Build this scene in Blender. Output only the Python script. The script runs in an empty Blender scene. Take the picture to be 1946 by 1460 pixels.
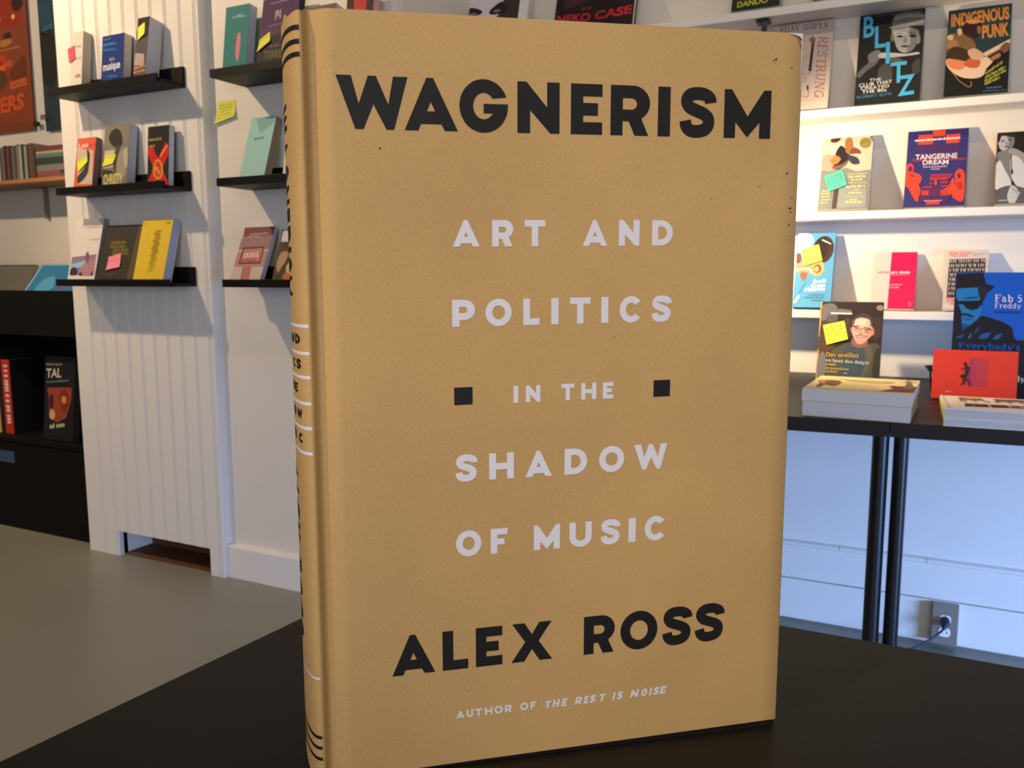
import bpy, bmesh, math, random
from mathutils import Vector, Matrix
from mathutils.geometry import tessellate_polygon
random.seed(4)
S = bpy.context.scene
COL = S.collection
PI = math.pi

# ------------------------------------------------------------------ camera
F_PX, CX, CY = 1600.0, 973.0, 730.0
PITCH, ROLL, YAW = 0.12967, 0.0018, 0.46487
CAM_H = 1.13
fw = Vector((-math.sin(YAW)*math.cos(PITCH), math.cos(YAW)*math.cos(PITCH), -math.sin(PITCH)))
r0 = Vector((math.cos(YAW), math.sin(YAW), 0)); d0 = -(r0.cross(fw))
rt = r0*math.cos(ROLL) + d0*math.sin(ROLL)
dn = d0*math.cos(ROLL) - r0*math.sin(ROLL)
EYE = Vector((0, 0, CAM_H))
cd = bpy.data.cameras.new('camera'); cam = bpy.data.objects.new('camera', cd); COL.objects.link(cam)
cd.sensor_width = 36; cd.lens = F_PX/1946*36; cd.clip_start = 0.02
m = Matrix((rt, -dn, -fw)).transposed().to_4x4(); m.translation = EYE
cam.matrix_world = m
cd.dof.use_dof = True; cd.dof.focus_distance = 0.268; cd.dof.aperture_fstop = 60
S.camera = cam

# ------------------------------------------------------------------ world, exposure, daylight
S.view_settings.view_transform = 'Standard'; S.view_settings.look = 'None'
S.view_settings.gamma = 1; S.view_settings.use_curve_mapping = False
S.view_settings.exposure = 0.0
w = bpy.data.worlds.new('sky'); S.world = w; w.use_nodes = True
w.node_tree.nodes['Background'].inputs[0].default_value = (0.55, 0.68, 1, 1)
w.node_tree.nodes['Background'].inputs[1].default_value = 0.6
def area(name, loc, target, sx, sy, power, col, spread=180):
    l = bpy.data.lights.new(name, 'AREA'); l.shape = 'RECTANGLE'; l.size = sx; l.size_y = sy
    l.energy = power; l.color = col; l.spread = math.radians(spread)
    o = bpy.data.objects.new(name, l); COL.objects.link(o); o.location = loc
    o.rotation_euler = (Vector(target)-Vector(loc)).to_track_quat('-Z', 'Y').to_euler()
    return o
def spot(name, loc, target, power, col, size=80, blend=.5, rad=.03):
    l = bpy.data.lights.new(name, 'SPOT'); l.energy = power; l.color = col
    l.spot_size = math.radians(size); l.spot_blend = blend; l.shadow_soft_size = rad
    o = bpy.data.objects.new(name, l); COL.objects.link(o); o.location = loc
    o.rotation_euler = (Vector(target)-Vector(loc)).to_track_quat('-Z', 'Y').to_euler()
    return o
DAY = (0.24, 0.45, 1.0); WARM = (1.0, 0.74, 0.46)
# shop window in the side wall (opening in wall_side) and the street front behind the camera
area('window_daylight', (3.12, .6, .53), (.3, 2.8, -.3), 1.7, .82, 39, DAY, 60)
area('shopfront_daylight', (0.9, -3.42, 1.5), (0.2, 0, 1.2), 3.2, 1.8, 64, (0.96, 0.96, 1.0))
# ceiling track head lighting the ledges, then three added spots for brightness
TRACK_AND_FILL = [((-3.15, 0.95, 2.80), (-2.5, 2.25, 1.05), 118, 95), ((-0.55, -0.75, 2.80), (-0.06, .28, 1.40), 96, 22), ((-4.5, 0.9, 2.80), (-4.0, 2.75, 1.5), 90, 80), ((-.15, .95, 2.80), (-.9, 2.75, 1.75), 30, 75)]  # narrow cone of the second stands in for shade low on the cover
for i, (p, t, e, a) in enumerate(TRACK_AND_FILL):
    spot('track_and_fill_spot', p, t, e, WARM, a, .6, .03)

# ------------------------------------------------------------------ helpers
def at(x, y, Y=None, Z=None):
    v = rt*((x-CX)/F_PX) + dn*((y-CY)/F_PX) + fw
    t = Y/v.y if Y is not None else (Z-CAM_H)/v.z
    return EYE + v*t
def ray_plane(x, y, P, n):
    v = rt*((x-CX)/F_PX) + dn*((y-CY)/F_PX) + fw
    return EYE + v*((P-EYE).dot(n)/v.dot(n))
def lin(c):
    c = c/255; return c/12.92 if c <= .04045 else ((c+.055)/1.055)**2.4
MATS = {}
def mat(name, rgb, rough=.5, spec=.5, noise=0, nscale=40, bump=0, bscale=200, metal=0, emit=None):
    if name in MATS: return MATS[name]
    m = bpy.data.materials.new(name); m.use_nodes = True; nt = m.node_tree
    b = nt.nodes['Principled BSDF']
    col = tuple(lin(c) for c in rgb) + (1,)
    b.inputs['Base Color'].default_value = col
    b.inputs['Roughness'].default_value = rough
    b.inputs['Specular IOR Level'].default_value = spec
    b.inputs['Metallic'].default_value = metal
    if noise or bump:
        tc = nt.nodes.new('ShaderNodeTexCoord')
        if noise:
            n = nt.nodes.new('ShaderNodeTexNoise'); n.inputs['Scale'].default_value = nscale; n.inputs['Detail'].default_value = 5
            nt.links.new(tc.outputs['Object'], n.inputs['Vector'])
            mx = nt.nodes.new('ShaderNodeMix'); mx.data_type = 'RGBA'
            mx.inputs[6].default_value = tuple(c*(1-noise) for c in col[:3])+(1,)
            mx.inputs[7].default_value = tuple(min(1, c*(1+noise)) for c in col[:3])+(1,)
            nt.links.new(n.outputs['Fac'], mx.inputs[0]); nt.links.new(mx.outputs[2], b.inputs['Base Color'])
        if bump:
            n2 = nt.nodes.new('ShaderNodeTexNoise'); n2.inputs['Scale'].default_value = bscale; n2.inputs['Detail'].default_value = 3
            nt.links.new(tc.outputs['Object'], n2.inputs['Vector'])
            bp = nt.nodes.new('ShaderNodeBump'); bp.inputs['Strength'].default_value = bump; bp.inputs['Distance'].default_value = .001
            nt.links.new(n2.outputs['Fac'], bp.inputs['Height']); nt.links.new(bp.outputs['Normal'], b.inputs['Normal'])
    if emit:
        b.inputs['Emission Color'].default_value = tuple(emit[:3])+(1,); b.inputs['Emission Strength'].default_value = emit[3]
    MATS[name] = m; return m
def ink(rgb, rough=.6):
    rgb = tuple(int(c) for c in rgb)
    return mat('ink_%02x%02x%02x_%d' % (rgb+(int(rough*100),)), rgb, rough, .22, noise=.04, nscale=90)
def pages_mat(rgb=(232, 226, 214)):
    name = 'page_edges_%d_%d_%d' % rgb
    if name in MATS: return MATS[name]
    m = mat(name, rgb, .8, .2); nt = m.node_tree; b = nt.nodes['Principled BSDF']
    tc = nt.nodes.new('ShaderNodeTexCoord'); n = nt.nodes.new('ShaderNodeTexNoise'); n.inputs['Scale'].default_value = 900
    n.inputs['Detail'].default_value = 2
    nt.links.new(tc.outputs['Object'], n.inputs['Vector'])
    mx = nt.nodes.new('ShaderNodeMix'); mx.data_type = 'RGBA'
    c = [lin(v) for v in rgb]
    mx.inputs[6].default_value = tuple(v*.85 for v in c)+(1,); mx.inputs[7].default_value = tuple(min(1, v*1.05) for v in c)+(1,)
    nt.links.new(n.outputs['Fac'], mx.inputs[0]); nt.links.new(mx.outputs[2], b.inputs['Base Color'])
    return m

class MB:
    def __init__(s): s.v = []; s.f = []; s.m = []; s.mats = []; s.smooth = []
    def mi(s, m):
        if m not in s.mats: s.mats.append(m)
        return s.mats.index(m)
    def add(s, vs, fs, m, smooth=False):
        b = len(s.v); s.v += [Vector(v) for v in vs]; k = s.mi(m)
        for f in fs: s.f.append([b+i for i in f]); s.m.append(k); s.smooth.append(smooth)
    def obox(s, O, a, b, c, m):   # corner O, edge vectors a b c
        O, a, b, c = map(Vector, (O, a, b, c))
        vs = [O, O+a, O+a+b, O+b, O+c, O+a+c, O+a+b+c, O+b+c]
        fs = [(0,3,2,1), (4,5,6,7), (0,1,5,4), (1,2,6,5), (2,3,7,6), (3,0,4,7)]
        if a.cross(b).dot(c) < 0: fs = [f[::-1] for f in fs]
        s.add(vs, fs, m)
    def box(s, x0, x1, y0, y1, z0, z1, m):
        s.obox((x0, y0, z0), (x1-x0, 0, 0), (0, y1-y0, 0), (0, 0, z1-z0), m)
    def tube(s, pts, r, m, n=12, caps=True, radii=None):
        pts = [Vector(p) for p in pts]; vs = []; fs = []
        up = None
        for i, p in enumerate(pts):
            t = (pts[min(i+1, len(pts)-1)]-pts[max(i-1, 0)]).normalized()
            if up is None: up = t.orthogonal().normalized()
            up = (up - t*up.dot(t)).normalized(); sd = t.cross(up)
            rr = radii[i] if radii else r
            for k in range(n):
                a = 2*PI*k/n; vs.append(p + up*(rr*math.cos(a)) + sd*(rr*math.sin(a)))
        for i in range(len(pts)-1):
            for k in range(n):
                fs.append((i*n+k, i*n+(k+1) % n, (i+1)*n+(k+1) % n, (i+1)*n+k))
        s.add(vs, fs, m, True)
        if caps:
            s.add(vs[:n], [tuple(range(n))[::-1]], m); s.add(vs[-n:], [tuple(range(n))], m)
    def prism(s, prof, m, axis, lo, hi):   # closed 2d profile extruded along an axis ('x': prof=(y,z); 'z': prof=(x,y); 'y': prof=(x,z))
        mk = {'x': lambda p, t: (t, p[0], p[1]), 'z': lambda p, t: (p[0], p[1], t), 'y': lambda p, t: (p[0], t, p[1])}[axis]
        n = len(prof); vs = [mk(p, lo) for p in prof]+[mk(p, hi) for p in prof]
        fs = [(i, (i+1) % n, n+(i+1) % n, n+i) for i in range(n)]
        tri = tessellate_polygon([[Vector((p[0], p[1], 0)) for p in prof]])
        fs += [tuple(t) for t in tri] + [tuple(n+i for i in t[::-1]) for t in tri]
        s.add(vs, fs, m)
    def build(s, name, parent=None, loc=None, bevel=0, recalc=True):
        me = bpy.data.meshes.new(name)
        off = Vector(loc) if loc is not None else (parent['_o'] if parent is not None else None)
        off = Vector(off) if off is not None else Vector((0, 0, 0))
        me.from_pydata([v-off for v in s.v], [], s.f)
        for mm in s.mats: me.materials.append(mm)
        for p, k, sm in zip(me.polygons, s.m, s.smooth): p.material_index = k; p.use_smooth = sm
        me.update()
        if recalc:
            bm = bmesh.new(); bm.from_mesh(me); bmesh.ops.recalc_face_normals(bm, faces=bm.faces); bm.to_mesh(me); bm.free()
        o = bpy.data.objects.new(name, me); COL.objects.link(o)
        if parent is not None: o.parent = parent; o['_o'] = tuple(off)
        else: o.location = off; o['_o'] = tuple(off)
        if bevel:
            b = o.modifiers.new('bevel', 'BEVEL'); b.width = bevel; b.segments = 2; b.limit_method = 'ANGLE'
        return o
def tag(o, label, cat, group=None):
    o['label'] = label; o['category'] = cat
    if group: o['group'] = group
    return o
def thing(name, label, cat, loc, group=None):
    o = bpy.data.objects.new(name, None); o.empty_display_size = .03; COL.objects.link(o); o.location = loc
    o['_o'] = tuple(loc); return tag(o, label, cat, group)
def struct(mb, name, bevel=0):
    o = mb.build(name, bevel=bevel); o['kind'] = 'structure'; return o

# ---- curves and lettering
def smooth_loop(pts, n=6):
    out = []; N = len(pts)
    for i in range(N):
        p0, p1, p2, p3 = (Vector(pts[(i+k-1) % N]) for k in range(4))
        for j in range(n):
            t = j/n
            out.append(.5*((2*p1)+(p2-p0)*t+(2*p0-5*p1+4*p2-p3)*t*t+(3*p1-p0-3*p2+p3)*t**3))
    return [(p.x, p.y) for p in out]
def smooth_open(pts, n=8):
    P = [Vector(p) for p in pts]; P = [P[0]*2-P[1]]+P+[P[-1]*2-P[-2]]; out = []
    for i in range(1, len(P)-2):
        p0, p1, p2, p3 = P[i-1:i+3]
        for j in range(n):
            t = j/n
            out.append(.5*((2*p1)+(p2-p0)*t+(2*p0-5*p1+4*p2-p3)*t*t+(3*p1-p0-3*p2+p3)*t**3))
    out.append(P[-2]); return [(p.x, p.y) for p in out]
def ribbon(pts, wd):
    P = [Vector(p) for p in pts]; L = []; R = []
    for i, p in enumerate(P):
        t = (P[min(i+1, len(P)-1)]-P[max(i-1, 0)]).normalized(); n = Vector((-t.y, t.x))
        ww = wd[i] if isinstance(wd, (list, tuple)) else wd
        L.append(p+n*ww/2); R.append(p-n*ww/2)
    return Ribbon((p.x, p.y) for p in L+R[::-1])
def strip(P):     # faces of a ribbon outline (left side then right side reversed)
    n = len(P)//2
    return [(i, i+1, 2*n-2-i, 2*n-1-i) for i in range(n-1)]
class Ribbon(list): pass
def tess(outer, holes=()):
    if isinstance(outer, Ribbon): return strip(outer), [Vector((p[0], p[1], 0)) for p in outer]
    loops = [[Vector((p[0], p[1], 0)) for p in outer]]+[[Vector((p[0], p[1], 0)) for p in h] for h in holes]
    return [tuple(t) for t in tessellate_polygon(loops)], [p for l in loops for p in l]
def arc(cx, cy, rx, ry, a0, a1, n=20):
    return [(cx+rx*math.cos(math.radians(a0+(a1-a0)*i/n)), cy+ry*math.sin(math.radians(a0+(a1-a0)*i/n))) for i in range(n+1)]
def rect(x0, y0, x1, y1): return [(x0, y0), (x1, y0), (x1, y1), (x0, y1)]
def heavy(ch, W, s=.26):
    """geometric heavy capital, height 1, width W, stem s -> [(outer, [holes])]"""
    X = lambda pts: [(x*W, y) for x, y in pts]
    b = s*.94
    if ch == 'W': return [(X([(0,1),(.21,1),(.309,.475),(.446,1),(.557,1),(.724,.475),(.797,1),(1,1),(.8,0),(.692,0),(.515,.47),(.37,0),(.255,0)]), [])]
    if ch == 'A': return [(X([(0,0),(.417,1),(.543,1),(1,0),(.754,0),(.687,.125),(.306,.125),(.255,0)]), [X([(.417,.37),(.494,.545),(.572,.37)])])]
    if ch == 'Q': return [(rect(0,0,W,1), [])]
    if ch == 'I': return [(rect(0,0,W,1), [])]
    if ch == 'L': return [([(0,0),(0,1),(s,1),(s,b),(W,b),(W,0)], [])]
    if ch == 'T': return [([(0,1),(W,1),(W,1-b),(W/2+s/2,1-b),(W/2+s/2,0),(W/2-s/2,0),(W/2-s/2,1-b),(0,1-b)], [])]
    if ch == 'E': return [([(0,0),(0,1),(W,1),(W,1-b),(s,1-b),(s,.625),(W*.86,.625),(W*.86,.375),(s,.375),(s,b),(W,b),(W,0)], [])]
    if ch == 'F': return [([(0,0),(0,1),(W,1),(W,1-b),(s,1-b),(s,.60),(W*.82,.60),(W*.82,.355),(s,.355),(s,0)], [])]
    if ch == 'H': return [([(0,0),(0,1),(s,1),(s,.62),(W-s,.62),(W-s,1),(W,1),(W,0),(W-s,0),(W-s,.37),(s,.37),(s,0)], [])]
    if ch == 'N': return [([(0,0),(0,1),(W*.215,1),(W-s,.51),(W-s,1),(W,1),(W,0),(W*.78,0),(s,.45),(s,0)], [])]
    if ch == 'M': return [([(0,0),(0,1),(W*.155,1),(W*.5,.455),(W*.845,1),(W,1),(W,0),(W-s,0),(W-s,.33),(W*.5,.02),(s,.33),(s,0)], [])]
    if ch == 'X': return [(X([(0,0),(.335,.51),(.02,1),(.32,1),(.5,.70),(.68,1),(.98,1),(.665,.51),(1,0),(.69,0),(.5,.31),(.31,0)]), [])]
    if ch == 'O': return [(arc(W/2,.5,W/2,.515,0,360,48)[:-1], [arc(W/2,.5,W/2-s,.515-s*.97,0,360,40)[:-1]])]
    if ch == 'D':
        return [([(0,0),(0,1),(W*.42,1)]+arc(W*.42,.5,W*.58,.5,90,-90,24)+[(W*.42,0)],
                 [[(s,b),(s,1-b),(W*.44,1-b)]+arc(W*.44,.5,W*.56-s,.5-b,90,-90,20)])]
    if ch == 'P':
        return [([(0,0),(0,1),(W*.5,1)]+arc(W*.5,.62,W*.5,.38,90,-90,20)+[(s*1.05,.24),(s*1.05,0)],
                 [[(s,.5),(s,.74),(W*.52,.74)]+arc(W*.52,.62,W*.14,.12,90,-90,12)])]
    if ch == 'R':
        return [([(0,0),(0,1),(W*.56,1)]+arc(W*.56,.65,W*.44,.35,90,-58,20)+[(W*.79,.335),(W*.968,0),(W*.613,0),(W*.46,.285),(s,.285),(s,0)],
                 [[(s,.52),(s,.745),(W*.53,.745)]+arc(W*.53,.632,W*.135,.113,90,-90,12)])]
    if ch == 'U':
        return [([(0,1),(s,1),(s,.42)]+arc(W/2,.42,W/2-s,.42-b,180,360,20)+[(W-s,.42),(W-s,1),(W,1),(W,.42)]+arc(W/2,.42,W/2,.435,360,180,28), [])]
    if ch == 'C':
        o = arc(W/2,.5,W/2,.515,38,322,40); i = arc(W/2,.5,W/2-s,.515-s*.97,-32-8,-320-8+8+5,30)
        return [(o+arc(W/2,.5,W/2-s,.515-s*.97,322,38,34), [])]
    if ch == 'G':
        o = arc(W/2,.5,W/2,.515,20,362,46)
        return [(o+[(W,.545),(.495*W,.545),(.495*W,.36),(.70*W,.36)]+arc(W/2,.5,W/2-s*1.05,.515-s,-38,-325,34), [])]
    if ch == 'S':
        k = W/.68
        c = [(.595,.70),(.575,.80),(.47,.872),(.335,.888),(.20,.862),(.132,.775),(.135,.68),(.20,.595),(.33,.535),(.46,.475),(.545,.395),(.553,.27),(.49,.165),(.345,.118),(.205,.135),(.125,.215),(.10,.335)]
        c = smooth_open([(x*k, y) for x, y in c], 5)
        return [(ribbon(c, s), [])]
    return []
_tc = {}
def font_mesh(s, bold=0.0):
    key = (s, bold)
    if key in _tc: return _tc[key]
    c = bpy.data.curves.new('t', 'FONT'); c.body = s; c.offset = bold; c.resolution_u = 3
    o = bpy.data.objects.new('t', c); COL.objects.link(o); bpy.context.view_layer.update()
    me = bpy.data.meshes.new_from_object(o.evaluated_get(bpy.context.evaluated_depsgraph_get()))
    V = [(v.co.x, v.co.y) for v in me.vertices]; Fc = [tuple(p.vertices) for p in me.polygons]
    bpy.data.objects.remove(o); bpy.data.curves.remove(c); bpy.data.meshes.remove(me)
    x0 = min(v[0] for v in V); x1 = max(v[0] for v in V)
    V = [((x-x0)/(x1-x0), y/.70) for x, y in V]
    _tc[key] = (V, Fc); return _tc[key]
# stroke alphabet with slab serifs: (advance, strokes)  l: line, a: arc; weights T thick / t thin
T_, t_ = .17, .075
def _l(x0, y0, x1, y1, w=T_): return ribbon([(x0, y0), (x1, y1)], w)
def _a(cx, cy, rx, ry, a0, a1, w=T_): return ribbon(arc(cx, cy, rx, ry, a0, a1, 14), w)
def _s(x, y, wd=.34): return rect(x-wd/2, y, x+wd/2, y+t_)
def slab_glyph(c):
    xh = .68
    bowl = lambda cx: [_a(cx, .34, .22, .30, 0, 360, .13)]
    G = {
     'F': (.72, [_l(.16,0,.16,1), _s(.18,0,.42), _s(.14,1-t_,.3), rect(.1,1-t_,.68,1), rect(.62,.74,.68,1), rect(.2,.48,.5,.55), rect(.45,.4,.5,.64)]),
     'E': (.76, [_l(.16,0,.16,1), _s(.14,0,.3), _s(.14,1-t_,.3), rect(.1,1-t_,.68,1), rect(.62,.76,.68,1), rect(.1,0,.72,t_), rect(.66,0,.72,.26), rect(.2,.48,.5,.55), rect(.45,.4,.5,.64)]),
     'T': (.78, [_l(.39,0,.39,1), _s(.39,0,.4), rect(.04,1-t_,.74,1), rect(.04,.74,.1,1), rect(.68,.74,.74,1)]),
     'R': (.82, [_l(.16,0,.16,1), _s(.16,0,.36), _s(.12,1-t_,.26), _a(.4,.75,.22,.21,90,-90,.13), rect(.16,1-t_,.42,1), rect(.16,.5,.42,.57), _l(.44,.5,.68,0,.15), _s(.7,0,.2)]),
     'S': (.66, [ribbon(smooth_open([(.54,.78),(.46,.92),(.3,.94),(.14,.84),(.16,.66),(.34,.53),(.52,.4),(.53,.18),(.38,.05),(.2,.06),(.1,.22)],4), .13), rect(.52,.7,.58,.98), rect(.06,.02,.12,.3)]),
     'U': (.84, [ribbon([(.18,1),(.18,.34)]+arc(.42,.34,.24,.28,180,360,12)+[(.66,.34),(.66,1)], .12), _s(.18,1-t_,.32), _s(.66,1-t_,.26)]),
     'N': (.88, [_l(.16,0,.16,1,.08), _l(.72,0,.72,1,.08), _l(.16,.98,.72,.04,.15), _s(.16,0,.28), _s(.12,1-t_,.26), _s(.72,1-t_,.28)]),
     'G': (.82, [_a(.42,.5,.31,.45,48,345,.14), _l(.7,.05,.7,.44,.12), _s(.66,.42,.3), rect(.62,.72,.68,.98)]),
     'V': (.84, [_l(.16,1,.42,.03,.15), _l(.68,1,.43,.03,.08), _s(.16,1-t_,.32), _s(.68,1-t_,.26)]),
     'I': (.42, [_l(.21,0,.21,1), _s(.21,0,.38), _s(.21,1-t_,.38)]),
     'J': (.52, [ribbon([(.32,1),(.32,.14),(.24,.0),(.08,.0)], .14), _s(.32,1-t_,.36)]),
     'A': (.86, [_l(.42,.98,.16,0,.08), _l(.42,.98,.7,0,.16), rect(.25,.28,.6,.35), _s(.15,0,.28), _s(.7,0,.3)]),
     'Y': (.82, [_l(.15,1,.41,.48,.15), _l(.67,1,.41,.48,.08), _l(.41,0,.41,.5), _s(.41,0,.38), _s(.15,1-t_,.3), _s(.67,1-t_,.26)]),
     'P': (.74, [_l(.17,0,.17,1), _s(.17,0,.38), _s(.12,1-t_,.26), _a(.42,.73,.21,.23,90,-90,.13), rect(.17,1-t_,.42,1), rect(.17,.46,.42,.53)]),
     'D': (.86, [_l(.17,0,.17,1), _s(.12,0,.26), _s(.12,1-t_,.26), _a(.42,.5,.3,.46,90,-90,.14), rect(.17,1-t_,.44,1), rect(.17,0,.44,t_)]),
     'a': (.66, [ribbon([(.1,.52),(.2,.64),(.34,.64),(.45,.5),(.45,.06)], .13), _a(.27,.2,.17,.16,0,360,.1), _s(.5,0,.24)]),
     'b': (.68, [_l(.16,0,.16,1.02,.15), _s(.1,1.02-t_,.2), _a(.38,.34,.2,.3,0,360,.12)]),
     'c': (.6, [_a(.33,.34,.22,.3,45,320,.13)]),
     'd': (.7, [_l(.5,0,.5,1.02,.15), _s(.44,1.02-t_,.2), _s(.55,0,.2), _a(.28,.34,.2,.3,0,360,.12)]),
     'e': (.62, [_a(.32,.34,.23,.3,0,318,.13), rect(.12,.3,.56,.37)]),
     'f': (.46, [ribbon([(.2,0),(.2,.8),(.3,.98),(.44,.94)], .14), _s(.2,0,.34), rect(.04,.6,.4,.67)]),
     'g': (.66, [_a(.28,.42,.18,.22,0,360,.11), _a(.28,-.08,.2,.14,0,360,.09), rect(.4,.58,.6,.66)]),
     'i': (.36, [_l(.18,0,.18,.68,.15), _s(.18,0,.34), _s(.12,.6,.2), rect(.1,.82,.26,.98)]),
     'j': (.36, [ribbon([(.2,.68),(.2,-.14),(.04,-.22)], .14), _s(.14,.6,.2), rect(.12,.82,.28,.98)]),
     'l': (.36, [_l(.18,0,.18,1.02,.15), _s(.18,0,.34), _s(.12,1.02-t_,.2)]),
     'm': (1.0, [_l(.16,0,.16,.66,.14), _l(.5,0,.5,.5,.14), _l(.82,0,.82,.5,.14), ribbon([(.16,.5),(.34,.63),(.5,.5),(.66,.63),(.82,.5)], .12), _s(.16,0,.28), _s(.5,0,.28), _s(.82,0,.28), _s(.1,.6,.18)]),
     'n': (.7, [_l(.16,0,.16,.66,.15), _l(.52,0,.52,.5,.15), ribbon([(.16,.46),(.34,.63),(.52,.48)], .12), _s(.16,0,.32), _s(.52,0,.32), _s(.1,.6,.18)]),
     'o': (.64, bowl(.32)),
     'r': (.52, [_l(.16,0,.16,.66,.15), ribbon([(.16,.44),(.3,.62),(.46,.58)], .13), _s(.16,0,.34), _s(.1,.6,.18)]),
     's': (.54, [ribbon(smooth_open([(.43,.54),(.34,.64),(.18,.62),(.12,.5),(.24,.38),(.4,.28),(.42,.12),(.28,.04),(.1,.14)],4), .12)]),
     't': (.44, [ribbon([(.2,.9),(.2,.12),(.3,.04),(.42,.1)], .14), rect(.04,.6,.42,.67)]),
     'u': (.7, [_l(.16,.18,.16,.68,.15), _l(.52,0,.52,.68,.15), ribbon([(.16,.22),(.3,.05),(.52,.2)], .12), _s(.12,.6,.2), _s(.47,.6,.2), _s(.58,0,.18)]),
     'v': (.64, [_l(.12,.66,.32,.02,.14), _l(.52,.66,.32,.02,.08), _s(.12,.6,.28), _s(.52,.6,.24)]),
     'x': (.66, [_l(.12,.66,.52,0,.15), _l(.52,.66,.12,0,.07), _s(.12,.6,.26), _s(.52,.6,.24), _s(.12,0,.24), _s(.54,0,.26)]),
     'y': (.64, [_l(.12,.66,.34,.02,.14), ribbon([(.54,.66),(.3,-.14),(.1,-.2)], .08), _s(.12,.6,.28), _s(.54,.6,.22)]),
     "'": (.22, [_l(.11,.74,.11,1,.1)]), ',': (.2, [_l(.1,-.12,.1,.12,.12)]), ' ': (.34, []),
     '5': (.6, [rect(.14,.92,.5,1), rect(.12,.5,.18,1), ribbon(smooth_open([(.14,.54),(.3,.6),(.48,.46),(.46,.16),(.28,.05),(.1,.14)],5), .13)]),
    }
    return G.get(c, G['o'])
def slab_mesh(s):
    key = ('slab', s)
    if key in _tc: return _tc[key]
    V = []; Fc = []; x = 0
    for c in s:
        adv, st = slab_glyph(c)
        for poly in st:
            tri, P = tess(poly); b = len(V)
            V += [(p.x+x, p.y) for p in P]; Fc += [tuple(b+i for i in t) for t in tri]
        x += adv+.03
    x0 = min(v[0] for v in V); x1 = max(v[0] for v in V)
    V = [((a-x0)/(x1-x0), y) for a, y in V]
    _tc[key] = (V, Fc); return _tc[key]

def homography(q):   # q: BL BR TR TL in picture units -> returns f(x,y)->(u,v)
    (x0,y0),(x1,y1),(x2,y2),(x3,y3) = q
    # unit square -> quad, then invert
    dx1, dx2, dx3 = x1-x2, x3-x2, x0-x1+x2-x3
    dy1, dy2, dy3 = y1-y2, y3-y2, y0-y1+y2-y3
    den = dx1*dy2-dx2*dy1
    g = (dx3*dy2-dx2*dy3)/den; h = (dx1*dy3-dx3*dy1)/den
    M = Matrix(((x1-x0+g*x1, x3-x0+h*x3, x0), (y1-y0+g*y1, y3-y0+h*y3, y0), (g, h, 1))).inverted()
    def f(x, y):
        r = M @ Vector((x, y, 1)); return r.x/r.z, r.y/r.z
    return f
class Art:
    """printed artwork on a flat cover; drawing units are whatever the quad is given in (BL,BR,TR,TL)"""
    def __init__(s, mb, fr, quad):
        s.mb = mb; s.fr = fr; s.h = homography(quad); s.k = 1; s.clip = True
    def P(s, x, y):
        u, v = s.h(x, y)
        if s.clip: u = min(.999, max(.001, u)); v = min(.999, max(.001, v))
        O, ux, up, n, w, h = s.fr
        return O+ux*(u*w)+up*(v*h)+n*(.00008*s.k)
    def raw(s, pts, faces, col):
        s.mb.add([s.P(x, y) for x, y in pts], faces, ink(col)); s.k += 1
    def poly(s, pts, col, holes=()):
        tri, P = tess(pts, holes); s.raw([(p.x, p.y) for p in P], tri, col)
    def blob(s, pts, col, n=5): s.poly(smooth_loop(pts, n), col)
    def ell(s, cx, cy, rx, ry, col, rot=0, n=24):
        c, q = math.cos(math.radians(rot)), math.sin(math.radians(rot)); P = []
        for i in range(n):
            a = 2*PI*i/n; x, y = rx*math.cos(a), ry*math.sin(a); P.append((cx+x*c-y*q, cy+x*q+y*c))
        s.poly(P, col)
    def line(s, pts, wd, col, sm=False):
        if sm: pts = smooth_open(pts, 5)
        s.poly(ribbon(pts, wd), col)
    def text(s, st, x0, y0, x1, y1, H, col, bold=0.0, slab=False, up=None, slant=0):
        V, Fc = slab_mesh(st) if slab else font_mesh(st, bold)
        ux, uy = up if up else (0, -H)
        e = (x1-x0, y1-y0)
        s.raw([(x0+vx*e[0]+vy*(ux+slant*H), y0+vx*e[1]+vy*uy) for vx, vy in V], Fc, col)
    def words(s, x0, y0, x1, y1, H, col, seed=0):   # a line of print too small to read
        rnd = random.Random(seed+int(x0*7+y0)); t = 0; L = math.hypot(x1-x0, y1-y0); u = H*.32/L
        polys = []; V = []; Fc = []
        while t < 1:
            n = rnd.randint(3, 7)
            for k in range(n):
                if t+u*.75 > 1: t = 2; break
                a, b = t, t+u*.72; hh = H*rnd.choice((.62, .62, .9, .7))
                p = lambda q: (x0+(x1-x0)*q, y0+(y1-y0)*q)
                A, B = p(a), p(b); i = len(V)
                V += [A, B, (B[0], B[1]-hh), (A[0], A[1]-hh)]; Fc.append((i, i+1, i+2, i+3)); t += u
            t += u*.9
        if Fc: s.raw(V, Fc, col)

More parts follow.
